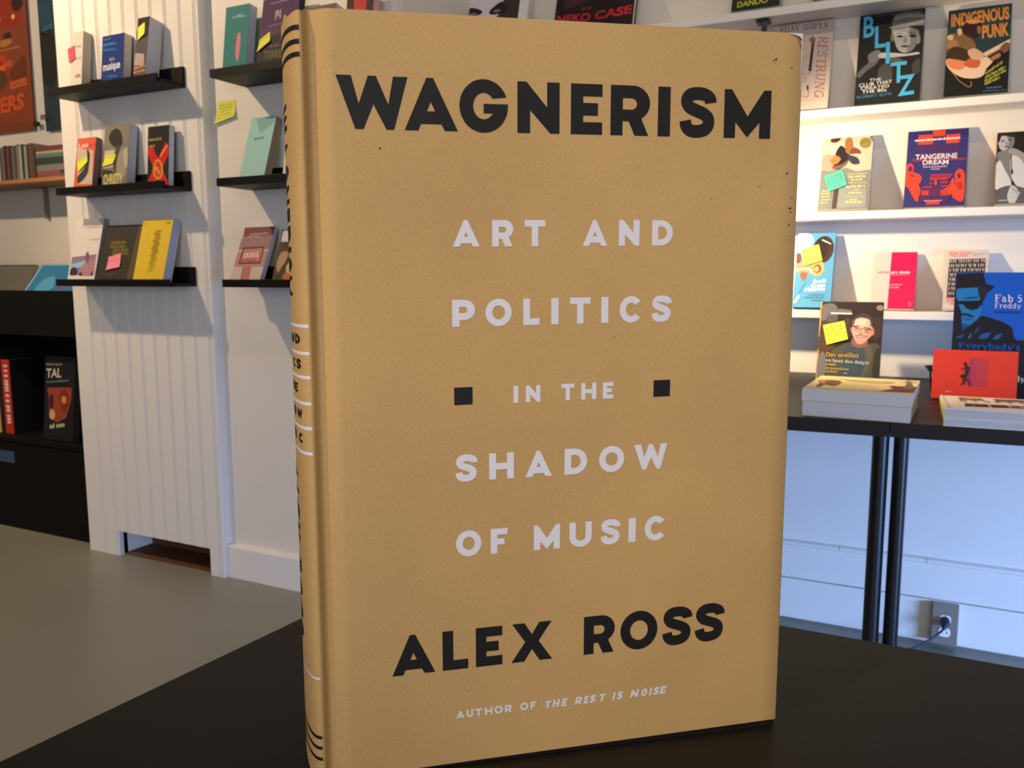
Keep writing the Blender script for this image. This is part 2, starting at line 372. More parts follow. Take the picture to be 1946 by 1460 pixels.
FR = {}
def frame_book(name, label, cat, group, fr, th, cover, art=None, quad=None, pages=(232, 226, 214), spine=None, back=None,
               hard=False, side='left', rough=.4, key=None, curl=0):
    """a book in the frame (front-bottom-left corner O, across, up, outward normal, w, h)"""
    O, ux, up, n, w, h = fr
    ct = .0025 if hard else .0007; ov = .003 if hard else .0
    base = O + ux*(w/2) - n*(th/2)
    root = thing(name, label, cat, base, group)
    cm = mat('cover_%02x%02x%02x' % tuple(cover), cover, rough, .22, noise=.04, nscale=60)
    sm = cm if spine is None else mat('cover_%02x%02x%02x' % tuple(spine), spine, rough, .22, noise=.04, nscale=60)
    bm_ = cm if back is None else mat('cover_%02x%02x%02x' % tuple(back), back, rough, .22, noise=.04, nscale=60)
    mb = MB()
    mb.obox(O, ux*w, up*h, -n*ct, cm)
    mb.obox(O-n*(th-ct), ux*w, up*h, -n*ct, bm_)
    if side == 'left': mb.obox(O-n*ct, ux*ct, up*h, -n*(th-2*ct), sm)
    else: mb.obox(O+ux*(w-ct)-n*ct, ux*ct, up*h, -n*(th-2*ct), sm)
    if art:
        A = Art(mb, fr, quad or [(0, 0), (1, 0), (1, 1), (0, 1)]); art(A)
    mb.build('cover', root)
    pb = MB(); l = ct if side == 'left' else ov+.0005; r = ov+.0005 if side == 'left' else ct
    pb.obox(O+ux*l+up*(ov+.0003)-n*ct, ux*(w-l-r), up*(h-2*ov-.0006), -n*(th-2*ct), pages_mat(pages))
    pb.build('page_block', root)
    if key: FR[key] = fr
    return root
def lean_frame(BL, BR, TL, y0, ywall, zb, th, h=None, y1=None):
    """frame of a book standing on zb with its front edge at y0, leaning back until it meets ywall"""
    P0 = at(*BL, Y=y0); P1 = at(*BR, Y=y1 if y1 is not None else y0)
    ux = Vector((P1.x-P0.x, P1.y-P0.y, 0)); w = ux.length; ux.normalize()
    nh = Vector((ux.y, -ux.x, 0)); hh = h or .2; L = .15
    for i in range(12):
        up = Vector((0, 0, math.cos(L))) - nh*math.sin(L); n = nh*math.cos(L)+Vector((0, 0, math.sin(L)))
        O = Vector((P0.x, P0.y, zb+th*math.sin(L)+.0006))
        if h is None: hh = (ray_plane(TL[0], TL[1], O, n)-O).dot(up)
        back = max(P0.y, P1.y)
        sn = (ywall-.003-back-th*math.cos(L))/hh
        L = math.asin(max(.0, min(.9, sn)))
    return (O, ux, up, n, w, hh)
def note(label, key, corners, rgb, marks=4, curl=.004, seed=1, fr=None):
    """sticky note: picture corners TL TR BR BL lying on a cover (or the wall)"""
    O, ux, up, n = (fr or FR[key])[:4]
    tl, tr, br, bl = [ray_plane(x, y, O, n) for x, y in corners]
    mb = MB(); N = 6; m_ = mat('note_%02x%02x%02x' % tuple(rgb), rgb, .7, .2, noise=.04, nscale=30)
    def P(u, v, e=0):
        p = tl.lerp(tr, u).lerp(bl.lerp(br, u), v)
        return p+n*(.0016+curl*max(0, v-.3)**2*2+e)
    for lay, flip in ((0, False), (-.0003, True)):
        vs = [P(i/N, j/N, lay) for j in range(N+1) for i in range(N+1)]
        fs = [(j*(N+1)+i, j*(N+1)+i+1, (j+1)*(N+1)+i+1, (j+1)*(N+1)+i) for j in range(N) for i in range(N)]
        mb.add(vs, fs, m_, True)
    rnd = random.Random(seed); pen = ink((70, 70, 60))
    for k in range(marks):
        v = .2+.6*k/max(1, marks-1) if marks > 1 else .4; u = .12
        while u < .8:
            du = rnd.uniform(.08, .2); hgt = rnd.uniform(.02, .035)
            if u+du > .9: break
            mb.add([P(u, v, .0002), P(u+du, v-.01, .0002), P(u+du, v+hgt-.01, .0002), P(u, v+hgt, .0002)], [(0, 1, 2, 3)], pen); u += du+.06
    o = mb.build('sticky_note', loc=(tl+tr+bl+br)/4, recalc=False)
    return tag(o, label, 'sticky note', 'sticky notes in the shop')

# ------------------------------------------------------------------ materials of the room
M_WALL = mat('white_wall_paint', (226, 219, 209), .55, .35, noise=.03, nscale=3, bump=.15, bscale=60)
M_TRIM = mat('white_gloss_paint', (232, 227, 220), .3, .5, noise=.02, nscale=5)
M_CEIL = mat('ceiling_paint', (225, 220, 212), .8, .2, noise=.02, nscale=4)
M_FLOOR = mat('grey_floor_paint', (136, 135, 124), .38, .4, noise=.07, nscale=4, bump=.1, bscale=30)
M_BLACK = mat('black_ledge_paint', (14, 12, 11), .5, .2, noise=.05)
M_TABLE = mat('black_table_laminate', (17, 16, 14), .5, .3, noise=.12, nscale=300, bump=.1, bscale=900)
M_TABLE2 = mat('dark_brown_table_laminate', (22, 16, 14), .45, .3, noise=.08)
M_CAB = mat('black_cabinet_paint', (13, 12, 11), .7, .15, noise=.05)
M_WOOD = mat('pine_shelf_wood', (176, 122, 66), .5, .4, noise=.15, nscale=12)
M_BROWN = mat('bare_brown_wood', (98, 66, 44), .7, .3, noise=.2, nscale=14)
M_STEEL = mat('brushed_grey_steel', (150, 142, 134), .42, .5, metal=.55, noise=.05)
M_BLKMET = mat('black_powder_coated_metal', (14, 14, 17), .3, .5, noise=.03)

# ------------------------------------------------------------------ setting
YP, YW, YR = 2.235, 2.275, 2.80
mb = MB(); mb.box(-5.6, 3.2, -3.6, 2.95, -.06, 0, M_FLOOR); struct(mb, 'floor')
mb = MB(); mb.box(-5.6, 3.2, -3.6, 2.95, 3.0, 3.06, M_CEIL); struct(mb, 'ceiling')
mb = MB(); mb.box(-5.6, -1.55, 2.80, 2.95, 0, 3, M_WALL); struct(mb, 'wall_record_corner')
mb = MB(); mb.box(-2.3285, -1.54, YW, 2.798, 0, 3, M_WALL); struct(mb, 'wall_centre')
mb = MB(); mb.box(-1.54, 3.2, YR, 2.95, 0, 3, M_WALL); struct(mb, 'wall_right')
mb = MB(); mb.box(-5.75, -5.6, -3.6, 2.95, 0, 3, M_WALL); struct(mb, 'wall_left')
mb = MB()
mb.box(3.2, 3.35, -3.6, 2.95, 0, .1, M_WALL); mb.box(3.2, 3.35, -3.6, 2.95, .97, 3, M_WALL)
mb.box(3.2, 3.35, -3.6, -.3, .1, .97, M_WALL); mb.box(3.2, 3.35, 1.5, 2.95, .1, .97, M_WALL); struct(mb, 'wall_side')
mb = MB()
mb.box(3.17, 3.24, -.34, 1.54, .06, .12, M_TRIM); mb.box(3.17, 3.24, -.34, 1.54, .95, 1.03, M_TRIM)
mb.box(3.17, 3.24, -.34, -.26, .12, .95, M_TRIM); mb.box(3.17, 3.24, 1.46, 1.54, .12, .95, M_TRIM); struct(mb, 'window_1')
mb = MB()
mb.box(-5.6, 3.2, -3.75, -3.6, 0, .5, M_WALL); mb.box(-5.6, 3.2, -3.75, -3.6, 2.5, 3, M_WALL)
mb.box(-5.6, -1.3, -3.75, -3.6, .5, 2.5, M_WALL); mb.box(2.5, 3.2, -3.75, -3.6, .5, 2.5, M_WALL); struct(mb, 'wall_front')

# beadboard closet front with toe cut-out
X0, X1 = -3.08, -2.328
gro = [-2.985+.0708*i for i in range(10)]
def bead(xa, xb, z0, z1, mb):
    prof = [(xa, YP)]
    for g in gro:
        if xa < g-.006 and g+.006 < xb:
            prof += [(g-.0075, YP), (g-.005, YP+.006), (g-.002, YP+.0002), (g+.002, YP+.0002), (g+.005, YP+.006), (g+.0075, YP)]
    prof += [(xb-.003, YP), (xb, YP+.003), (xb, YW), (xa, YW)]
    mb.prism(prof, M_TRIM, 'z', z0, z1)
mb = MB()
bead(X0, X1, .104, 3.0, mb)
bead(X0, -2.902, 0, .104, mb); bead(-2.398, X1, 0, .104, mb)
mb.box(X0, X0+.02, YP+.022, 2.80, 0, 3, M_TRIM)
mb.box(-2.902, -2.398, YP+.16, YP+.18, 0, .104, M_BROWN)
mb.box(-2.902, -2.398, YP+.022, YP+.16, .0, .006, M_BROWN)
mb.box(-2.912, -2.902, YP+.022, YP+.18, 0, .104, M_TRIM); mb.box(-2.398, -2.388, YP+.022, YP+.18, 0, .104, M_BROWN)
struct(mb, 'wall_beadboard')
mb = MB(); mb.prism([(YW, 0), (YW-.024, 0), (YW-.024, .118), (YW-.020, .124), (YW, .127)], M_TRIM, 'x', -2.327, -1.54); struct(mb, 'baseboard_centre')
mb = MB(); mb.box(-1.555, -1.533, YW-.006, YW+.03, .13, 3, M_TRIM); struct(mb, 'trim_1')
# right wall: low board, seam, rail
mb = MB(); mb.box(-1.52, 3.2, YR-.013, YR, .012, .138, M_WALL); struct(mb, 'baseboard_right', .0015)
mb = MB(); mb.box(-1.52, 3.2, YR-.010, YR, .141, .252, M_WALL); struct(mb, 'trim_2', .0015)
mb = MB()
xs = [-1.52, -.92, -.23, .02, .62, 1.4, 3.2]
for a, b in zip(xs, xs[1:]):
    e = random.uniform(-.0012, .0012)
    mb.prism([(YR, .250+e), (YR-.011, .250+e), (YR-.014, .255+e), (YR-.013, .262+e), (YR-.006, .266+e), (YR, .268+e)], M_WALL, 'x', a, b-.0015)
struct(mb, 'trim_3')

# ------------------------------------------------------------------ near table
ZT = .966
def quad_slab(mb, c, z0, z1, m):
    mb.prism(c, m, 'z', z0, z1)
t = thing('display_table', 'black laminate table in the foreground carrying the tan hardback', 'table', (.12, 0, 0))
mb = MB(); quad_slab(mb, [(-.258, .3955), (.62, .3955), (.62, -.45), (-.325, -.45)], ZT-.03, ZT, M_TABLE); mb.build('tabletop', t, bevel=.0015)
for x, y in ((-.20, .32), (.55, .32), (.55, -.38), (-.24, -.38)):
    mb = MB(); mb.box(x-.022, x+.022, y-.022, y+.022, 0, ZT-.03, M_BLKMET); mb.build('leg', t, bevel=.002)
mb = MB(); mb.box(-.178, .528, .31, .33, ZT-.09, ZT-.03, M_BLKMET); mb.build('apron', t)
mb = MB(); mb.box(-.218, .528, -.39, -.37, ZT-.09, ZT-.03, M_BLKMET); mb.build('apron', t)

# ------------------------------------------------------------------ the tan hardback in its dust jacket
BO = Vector((-.16887, .20032, ZT)); TH = .68549
ux = Vector((math.cos(TH), math.sin(TH), 0)); nn = Vector((math.sin(TH), -math.cos(TH), 0)); UZ = Vector((0, 0, 1))
WB, TB = .1611, .054
ztop = lambda s: .2407+(.2425-.2407)*min(1, max(0, s/WB)); zbot = lambda s: .0007+(.0022-.0007)*min(1, max(0, s/WB))
PT = lambda s, d, z: BO+ux*s-nn*d+UZ*z
bulge = .0062
def M_PAPER():
    m = mat('tan_jacket_paper', (207, 167, 107), .62, .3)
    nt = m.node_tree; b = nt.nodes['Principled BSDF']; tc = nt.nodes.new('ShaderNodeTexCoord')
    n1 = nt.nodes.new('ShaderNodeTexNoise'); n1.inputs['Scale'].default_value = 1400; n1.inputs['Detail'].default_value = 2
    n2 = nt.nodes.new('ShaderNodeTexNoise'); n2.inputs['Scale'].default_value = 14; n2.inputs['Detail'].default_value = 3
    for n in (n1, n2): nt.links.new(tc.outputs['Object'], n.inputs['Vector'])
    c = [lin(v) for v in (207, 167, 107)]
    mx = nt.nodes.new('ShaderNodeMix'); mx.data_type = 'RGBA'
    mx.inputs[6].default_value = tuple(v*.88 for v in c)+(1,); mx.inputs[7].default_value = tuple(v*1.12 for v in c)+(1,)
    nt.links.new(n1.outputs['Fac'], mx.inputs[0])
    my = nt.nodes.new('ShaderNodeMix'); my.data_type = 'RGBA'; my.blend_type = 'MULTIPLY'
    rp = nt.nodes.new('ShaderNodeMapRange'); rp.inputs[1].default_value = .35; rp.inputs[2].default_value = .65; rp.inputs[3].default_value = .93; rp.inputs[4].default_value = 1.05
    nt.links.new(n2.outputs['Fac'], rp.inputs[0])
    my.inputs[0].default_value = 1; nt.links.new(mx.outputs[2], my.inputs[6]); nt.links.new(rp.outputs[0], my.inputs[7])
    nt.links.new(my.outputs[2], b.inputs['Base Color'])
    bp = nt.nodes.new('ShaderNodeBump'); bp.inputs['Strength'].default_value = .22; bp.inputs['Distance'].default_value = .0003
    nt.links.new(n1.outputs['Fac'], bp.inputs['Height']); nt.links.new(bp.outputs['Normal'], b.inputs['Normal'])
    return m
MJ = M_PAPER()
MK = mat('black_jacket_print', (30, 27, 27), .6, .3, noise=.25, nscale=1800)
MWH = mat('silver_white_jacket_print', (236, 232, 238), .55, .35, noise=.06, nscale=1600)
MRAW = mat('worn_white_paper_core', (226, 222, 220), .8, .2)
def spine_arc():      # from the front joint round to the back joint
    P = []
    for i in range(41):
        a = PI*i/40; P.append((-bulge*math.sin(a)**.92 if 0 < i < 40 else 0, TB/2*(1-math.cos(a))))
    return P
SP = spine_arc()
prof = [(WB, 0)]+[(WB-(WB-.0096)*i/24, 0) for i in range(1, 25)]
prof += [(.0084, .0001), (.0072, .0004), (.0060, .0010), (.0048, .0018), (.0038, .0026), (.0029, .0031), (.0021, .0030), (.0013, .0019), (.0006, .0004)]
prof += SP
prof += [(.0015, TB), (.005, TB-.002), (.0075, TB-.0018), (.012, TB)]+[(.012+(WB-.012)*i/8, TB) for i in range(1, 9)]
flap = [(WB-.012, .0029), (WB-.002, .0028), (WB+.0003, .0022), (WB+.0006, .0012), (WB+.0005, .0004)]
flap2 = [(WB+.0006, TB-.0008), (WB+.0003, TB-.0022), (WB-.004, TB-.0028)]
full = flap+prof+flap2
book = thing('hardback_book', 'thick tan hardback with black title lettering standing upright on the black table', 'book', PT(WB/2, TB/2, 0))
mb = MB(); NZ = 12; vs = []; fs = []
rnd = random.Random(2)
for i, (s, d) in enumerate(full):
    worn = 0
    if len(flap)+len(prof)-1 > i and s < .0009:       # worn head and tail of the spine
        k = d/TB; worn = .0022*max(0, math.sin(PI*k))**.5*(.6+.4*math.sin(31*k))
        if k < .1: worn += .0008
    for j in range(NZ+1):
        v = j/NZ; z = zbot(s)*(1-v)+(ztop(s)-worn)*v
        vs.append(PT(s, d, z))
for i in range(len(full)-1):
    for j in range(NZ):
        a = i*(NZ+1)+j; fs.append((a, a+1, a+NZ+2, a+NZ+1))
mb.add(vs, fs, MJ, True)
def cover_pt(s, v, k=1):     # s in m from the joint, v in m up a 240 mm cover
    z = zbot(s)+(ztop(s)-zbot(s))*v/.24
    return PT(s, -.00006-.00002*k, z)
def put_glyph(ch, x0, x1, y0, y1, m, italic=False, stem=.262):
    H = (y1-y0); Wd = (x1-x0)/H; sl = .2 if italic else 0
    if italic: Wd -= .16
    for outer, holes in heavy(ch, Wd, stem):
        tri, P = tess(outer, holes)
        mb.add([cover_pt((x0+(p.x+sl*p.y)*H)/1000, (y0+p.y*H)/1000) for p in P], tri, m)
LINES = [
('k',0,206.06,221.48,[('W',9.66,30.76),('A',29.66,45.89),('G',46.4,61.51),('N',64.51,78.02),('E',81.7,92.02),('R',94.8,108.01),('I',110.78,115.0),('S',118.41,130.53),('M',133.8,150.54)]),
('w',0,171.35,179.5,[('A',43.9,52.46),('R',56.38,63.15),('T',66.84,73.57),('A',85.95,94.26),('N',98.15,105.24),('D',109.56,116.83)]),
('w',0,146.49,154.92,[('P',43.49,50.78),('O',54.1,62.62),('L',66.36,71.7),('I',75.62,78.08),('T',81.91,88.81),('I',92.48,94.93),('C',98.78,106.77),('S',109.96,116.81)]),
('w',0,121.5,126.97,[('I',63.15,64.74),('N',67.23,72.08),('T',79.14,83.56),('H',85.91,91.09),('E',93.37,96.99)]),
('k',0,121.61,127.24,[('Q',43.84,49.74)]), ('k',0,121.35,126.92,[('Q',111.14,117.04)]),
('w',0,96.66,105.31,[('S',44.07,51.02),('H',55.02,63.24),('A',67.14,76.08),('D',80.39,88.19),('O',92.35,101.18),('W',104.64,116.53)]),
('w',0,71.66,80.1,[('O',43.93,52.32),('F',55.42,61.06),('M',69.97,78.97),('U',82.25,90.07),('S',93.36,100.0),('I',103.14,105.71),('C',108.98,116.94)]),
('k',0,33.12,46.65,[('A',22.56,36.59),('L',39.09,47.59),('E',50.19,59.16),('X',62.27,76.44),('R',87.62,98.73),('O',100.79,114.37),('S',116.42,126.95),('S',128.6,139.33)]),
('w',0,15.77,18.43,[('A',43.38,46.25),('U',46.89,49.13),('T',49.78,52.22),('H',53.13,55.72),('O',56.37,59.29),('R',60.01,62.43),('O',65.26,68.16),('F',68.89,70.88)]),
('w',1,15.38,18.13,[('T',73.81,76.15),('H',76.49,79.24),('E',79.72,82.08),('R',84.59,87.37),('E',87.72,89.77),('S',89.9,92.16),('T',93.2,95.75),('I',98.17,99.35),('S',99.77,102.13),('N',104.79,107.95),('O',108.65,111.26),('I',111.69,112.89),('S',113.25,115.59),('E',115.73,118.37)])]
for c, it, y0, y1, L in LINES:
    for ch, a, b in L: put_glyph(ch, a, b, y0, y1, MK if c == 'k' else MWH, bool(it))
# specks and scuffs on the jacket
for s, v, r in ((22.1, 200.6, .35), (151.7, 231.5, .45), (150.9, 231.0, .3), (157.5, 229, .3), (157.3, 195, .4), (158.9, 183.5, .5), (159.2, 182.2, .3), (158.8, 178, .35), (159.3, 187, .25), (159.0, 173, .25), (147.5, 190.6, .3), (130, 186.4, .2), (112, 153, .2), (97.4, 142, .18)):
    mb.add([cover_pt((s+r*math.cos(a))/1000, (v+r*(.8+.3*math.sin(2*a))*math.sin(a))/1000, 3) for a in (2*PI*i/9 for i in range(9))], [tuple(range(9))], mat('dark_speck', (70, 52, 34), .7))
# spine printing, wrapped round the curve
AL = [0]
for p, q in zip(SP, SP[1:]): AL.append(AL[-1]+math.hypot(q[0]-p[0], q[1]-p[1]))
def spine_pt(a, z, k=1):
    a = max(0, min(AL[-1]-1e-6, a))
    i = max(j for j in range(len(AL)-1) if AL[j] <= a); f = (a-AL[i])/(AL[i+1]-AL[i])
    s = SP[i][0]*(1-f)+SP[i+1][0]*f; d = SP[i][1]*(1-f)+SP[i+1][1]*f
    tx, ty = SP[i+1][0]-SP[i][0], SP[i+1][1]-SP[i][1]; L = math.hypot(tx, ty)
    return PT(s-ty/L*.00009, d+tx/L*.00009, z)
def spine_poly(outer, holes, f, m, cuts=26):     # f maps glyph coords to (arc, z); sliced so that it bends
    tri, P = tess(outer, holes); bm = bmesh.new()
    V = [bm.verts.new((*f(p.x, p.y), 0)) for p in P]
    for t_i in tri:
        try: bm.faces.new([V[i] for i in t_i])
        except ValueError: pass
    xs_ = [v.co.x for v in bm.verts]; lo, hi = min(xs_), max(xs_)
    for k in range(len(AL)):
        if lo < AL[k] < hi: bmesh.ops.bisect_plane(bm, geom=bm.verts[:]+bm.edges[:]+bm.faces[:], plane_co=(AL[k], 0, 0), plane_no=(1, 0, 0))
    bm.verts.index_update()
    mb.add([spine_pt(v.co.x, v.co.y) for v in bm.verts], [[v.index for v in fc.verts] for fc in bm.faces], m); bm.free()
LA = AL[-1]
for z, m_, th_ in ((.2350, MK, .0014), (.2311, MK, .0014), (.2275, MK, .0014), (.0157, MK, .0011), (.0121, MK, .0011), (.0083, MK, .0011),
                   (.1485, MWH, .0010), (.1402, MWH, .0010), (.1328, MWH, .0010), (.1247, MWH, .0010), (.1170, MWH, .0010), (.1091, MWH, .0010), (.0358, MWH, .0007)):
    spine_poly(rect(.0003, z-th_/2, LA-.0003, z+th_/2), [], lambda x, y: (x, y), m_)
def spine_word_down(word, z_hi, z_lo, a_top, a_bot, widths, m_):   # reads head to tail; letter tops face the front cover
    tot = sum(widths)+.22*(len(word)-1); H = (z_hi-z_lo)/tot; z = z_hi
    for ch, wd in zip(word, widths):
        for o_, h_ in heavy(ch, wd, .24):
            z0 = z; spine_poly(o_, h_, lambda x, y: (a_bot+(a_top-a_bot)*y, z0-x*H), m_)
        z -= (wd+.22)*H
spine_word_down('WAGNERISM', .2155, .1575, .0118, LA-.0118, [1.3, 1.05, .95, .9, .66, .82, .28, .75, 1.0], MK)
spine_word_down('ALEX', .1030, .0770, .0142, LA-.0142, [1, .62, .66, 1], MK)
spine_word_down('ROSS', .0710, .0440, .0142, LA-.0142, [.8, 1, .75, .75], MK)
def spine_row(word, z0, hgt, a0, a1):       # reads across the spine, back joint to front joint
    n = len(word); step = (a1-a0)/n
    for i, ch in enumerate(word):
        if ch == ' ': continue
        aw = step*.74 if ch != 'I' else step*.26; st = a1-(i)*step-step*.12
        for o_, h_ in heavy(ch, .8 if ch != 'I' else .28, .28):
            W_ = .8 if ch != 'I' else .28
            spine_poly(o_, h_, lambda x, y: (st-aw*x/W_, z0+hgt*y), MK)
for wd, z in (('ART AND', .1429), ('POLITICS', .1352), ('IN THE', .1275), ('SHADOW', .1196), ('OF MUSIC', .1119)):
    spine_row(wd, z, .0030, .0036+(.004 if wd == 'IN THE' else 0), LA-.0036-(.004 if wd == 'IN THE' else 0))
# white, cracked paper at the worn fore-edge corner
cz = lambda s, v, k: cover_pt(s/1000, v/1000, k)
mb.add([cz(*p, 4) for p in ((156.0, 239.75), (158.4, 239.45), (160.0, 238.95), (160.7, 238.3), (160.8, 236), (160.85, 230), (160.95, 222), (161.1, 222), (161.1, 239.98), (156, 239.95))], [tuple(range(10))], MRAW)
SPK = mat('dark_speck', (70, 52, 34), .7)
for pl_ in (((156.2, 239.6), (158.4, 239.35), (160.0, 238.8), (160.8, 238.0), (160.8, 237.6), (159.9, 238.35), (158.3, 239.1)), ((159.0, 238.9), (159.9, 237.6), (160.5, 236.0), (160.75, 234.6), (160.3, 235.9), (159.7, 237.4))):
    mb.add([cz(*p, 5) for p in pl_], tess(pl_)[0], SPK)
mb.build('dust_jacket', book, recalc=False)
M_CASE = mat('dark_maroon_book_cloth', (32, 22, 24), .7, .2, noise=.1, nscale=500)
for d0_, d1_ in ((.0004, .0026), (TB-.0026, TB-.0004)):
    mb = MB(); mb.obox(PT(.0122, d0_, 0), ux*(WB-.0127), -nn*(d1_-d0_), UZ*.2395, M_CASE); mb.build('cover_board', book)
mb = MB(); sp_in = [(s+.0008, d) for s, d in SP[3:-3]]; vs = []
pl = [(s, d) for s, d in sp_in]+[(s+.0012, d) for s, d in sp_in[::-1]]
n_ = len(pl); vs = [PT(s, d, .0004) for s, d in pl]+[PT(s, d, .237) for s, d in pl]
mb.add(vs, [(i, (i+1) % n_, n_+(i+1) % n_, n_+i) for i in range(n_)]+[(i, i+1, n_-2-i, n_-1-i) for i in range(n_//2-1)]+[(n_+i, n_+i+1, n_+n_-2-i, n_+n_-1-i) for i in range(n_//2-1)], M_CASE); mb.build('case_spine', book)
mb = MB(); mb.obox(PT(.006, .0048, .0035), ux*(WB-.011), -nn*(TB-.0096), UZ*.2325, pages_mat((225, 216, 200))); mb.build('page_block', book)

# ------------------------------------------------------------------ black picture ledges
def ledge(label, x0, x1, zb, ywall, zlip=None):
    t = thing('picture_ledge', label, 'shelf', ((x0+x1)/2, ywall, zb), 'black picture ledges')
    zl = zlip or zb+.026
    mb = MB(); mb.box(x0, x1, 2.123, ywall-.013, zb, zb+.012, M_BLACK); mb.build('base', t, bevel=.001)
    mb = MB(); mb.box(x0, x1-.004, 2.11, 2.122, zb, zl, M_BLACK); mb.build('lip', t, bevel=.001)
    mb = MB(); mb.box(x0, x1, ywall-.0125, ywall-.0005, zb, zb+.070, M_BLACK); mb.build('back_rail', t, bevel=.001)
ledge('black picture ledge on the grooved white boards, topmost of its three', -2.975, -2.404, 1.784, YP)
ledge('black picture ledge on the grooved white boards, middle one of its three', -2.965, -2.398, 1.4265, YP)
ledge('black picture ledge on the grooved white boards, lowest of its three', -3.002, -2.398, 1.0885, YP)
ledge('black picture ledge on the smooth white wall, topmost of its three', -2.160, -1.58, 1.768, YW)
ledge('black picture ledge on the smooth white wall, middle one of its three', -2.152, -1.575, 1.421, YW)
ledge('black picture ledge on the smooth white wall, lowest of its three', -2.147, -1.57, 1.0885, YW)
ZL = {'a': 1.7962, 'b': 1.4387, 'c': 1.1007, 'd': 1.7802, 'e': 1.4332, 'f': 1.1007}
def lbook(lev, label, BL, BR, TL, th, cover, art=None, quad=None, y0=2.126, key=None, h=None, **kw):  # bluish pages tints carry the daylight falling on the page edges
    """book on a ledge: its slant is read off the photo, its depth is where its top back edge meets the wall"""
    wall = YP if lev in 'abc' else YW
    y0 = 2.15; z0 = ZL[lev]
    for i in range(10):
        P0 = at(*BL, Y=y0); P1 = at(*BR, Y=y0)
        v = rt*((TL[0]-CX)/F_PX) + dn*((TL[1]-CY)/F_PX) + fw
        T = EYE + v*(P0.x/v.x)
        L = min(.5, max(.03, math.atan2(T.y-y0, T.z-z0))); hh = h or (T.z-z0)/math.cos(L)
        y0 = min(2.175, max(2.1245, wall-.0015-th*math.cos(L)-hh*math.sin(L)))
    if y0+th*math.cos(L)+hh*math.sin(L) > wall-.001: L = math.asin(max(0.005, (wall-.0015-y0-th*math.cos(L))/hh))
    up = Vector((0, math.sin(L), math.cos(L))); n = Vector((0, -math.cos(L), math.sin(L)))
    fr = (Vector((P0.x, y0, z0+th*math.sin(L)+.0006)), Vector((1, 0, 0)), up, n, P1.x-P0.x, hh)
    kw.pop('y1', None)
    kw.setdefault('rough', .6)
    return frame_book('paperback_book', label, 'book', 'books on the picture ledges', fr, th, cover, art, quad, key=key, **kw)


# zoom coordinates of the top ledge (x5.12)
z1 = lambda *p: [(x/5.121, y/5.121) for x, y in p]
def art(A):
    A.words(690, 480, 790, 430, 22, (150, 140, 135), 1); A.words(700, 560, 790, 520, 20, (170, 160, 150), 2)
    A.text('on', 720, 690, 775, 672, 40, (110, 50, 60), .02); A.words(690, 790, 740, 780, 18, (120, 120, 120), 3)
lbook('a', 'thick white paperback with a pink note, leftmost on the top black ledge', (131.5, 160), (153, 157), (137, 65), .036, (214, 206, 196), art,
      [(668, 820), (785, 800), (800, 300), (690, 380)], key='white_thick', pages=(196, 188, 176))
note('pink sticky note on the thick white paperback at the left of the top ledge', 'white_thick', z1((660, 480), (728, 445), (738, 570), (680, 625)), (232, 84, 112), 0, .002)
def art(A):
    A.words(1010, 400, 1080, 385, 24, (60, 120, 180), 1); A.words(1000, 440, 1130, 425, 26, (60, 140, 200), 2); A.words(1000, 480, 1130, 468, 24, (50, 120, 190), 3)
    A.text('de la', 1065, 552, 1112, 545, 26, (205, 215, 230)); A.text('musique', 1000, 632, 1168, 600, 60, (222, 226, 236), .02)
    A.words(1040, 680, 1140, 668, 22, (60, 130, 190), 4)
lbook('a', 'small royal blue paperback with white lettering on the top black ledge', (190.5, 152), (232, 146), (195, 72), .034, (14, 48, 118), art,
      [(975, 775), (1190, 742), (1212, 335), (995, 365)], pages=(222, 214, 198), spine=(210, 206, 200))
def art(A):
    A.poly([(1400, 170), (1455, 150), (1400, 690), (1290, 690)], (90, 78, 78)); A.poly([(1345, 210), (1455, 150), (1430, 330), (1330, 400)], (38, 30, 30))
    A.poly([(1320, 430), (1400, 410), (1395, 490), (1310, 500)], (84, 72, 86)); A.words(1290, 640, 1395, 600, 30, (226, 150, 96), 3)
    A.words(1285, 670, 1395, 640, 24, (222, 150, 100), 5); A.poly([(1300, 500), (1390, 490), (1385, 590), (1290, 605)], (176, 160, 150))
r_ = lbook('a', 'grey paperback with fanned open pages and a yellow note on the top black ledge', (252, 143), (274, 140), (263, 41), .058, (90, 78, 78), art,
      [(1280, 720), (1385, 705), (1455, 150), (1345, 210)], key='fan', pages=(206, 208, 216), back=(214, 216, 224), y1=2.120)
note('yellow sticky note on the fanned paperback at the right of the top ledge', 'fan', z1((1345, 272), (1412, 215), (1412, 330), (1345, 400)), (232, 240, 92), 0, .002)

# second ledge (zoom x4.171, y0 210)
z2 = lambda *p: [(x/4.171, 210+y/4.171) for x, y in p]
def art(A):
    A.poly(rect(612, 300, 740, 545), (196, 176, 160)); A.text('Les', 625, 300, 700, 278, 34, (244, 190, 170), .03); A.words(700, 285, 760, 270, 28, (170, 70, 50), 3)
    A.blob([(690, 300), (712, 330), (705, 400), (690, 470), (650, 520), (615, 540), (610, 500), (660, 440), (690, 380)], (52, 50, 56))
    A.poly(rect(590, 555, 720, 600), (216, 82, 50)); A.words(610, 590, 700, 580, 18, (240, 190, 170), 7)
lbook('b', 'thin orange-red paperback with yellow note, leftmost on the middle ledge', (138, 354), (173, 350), (148, 266), .022, (214, 92, 64), art,
      [(575, 600), (718, 595), (768, 200), (620, 232)], key='orange_thin', pages=(120, 120, 116))
note('yellow sticky note on the thin orange-red paperback on the middle ledge', 'orange_thin', z2((612, 415), (690, 360), (700, 410), (625, 490)), (226, 232, 60), 2, .003)
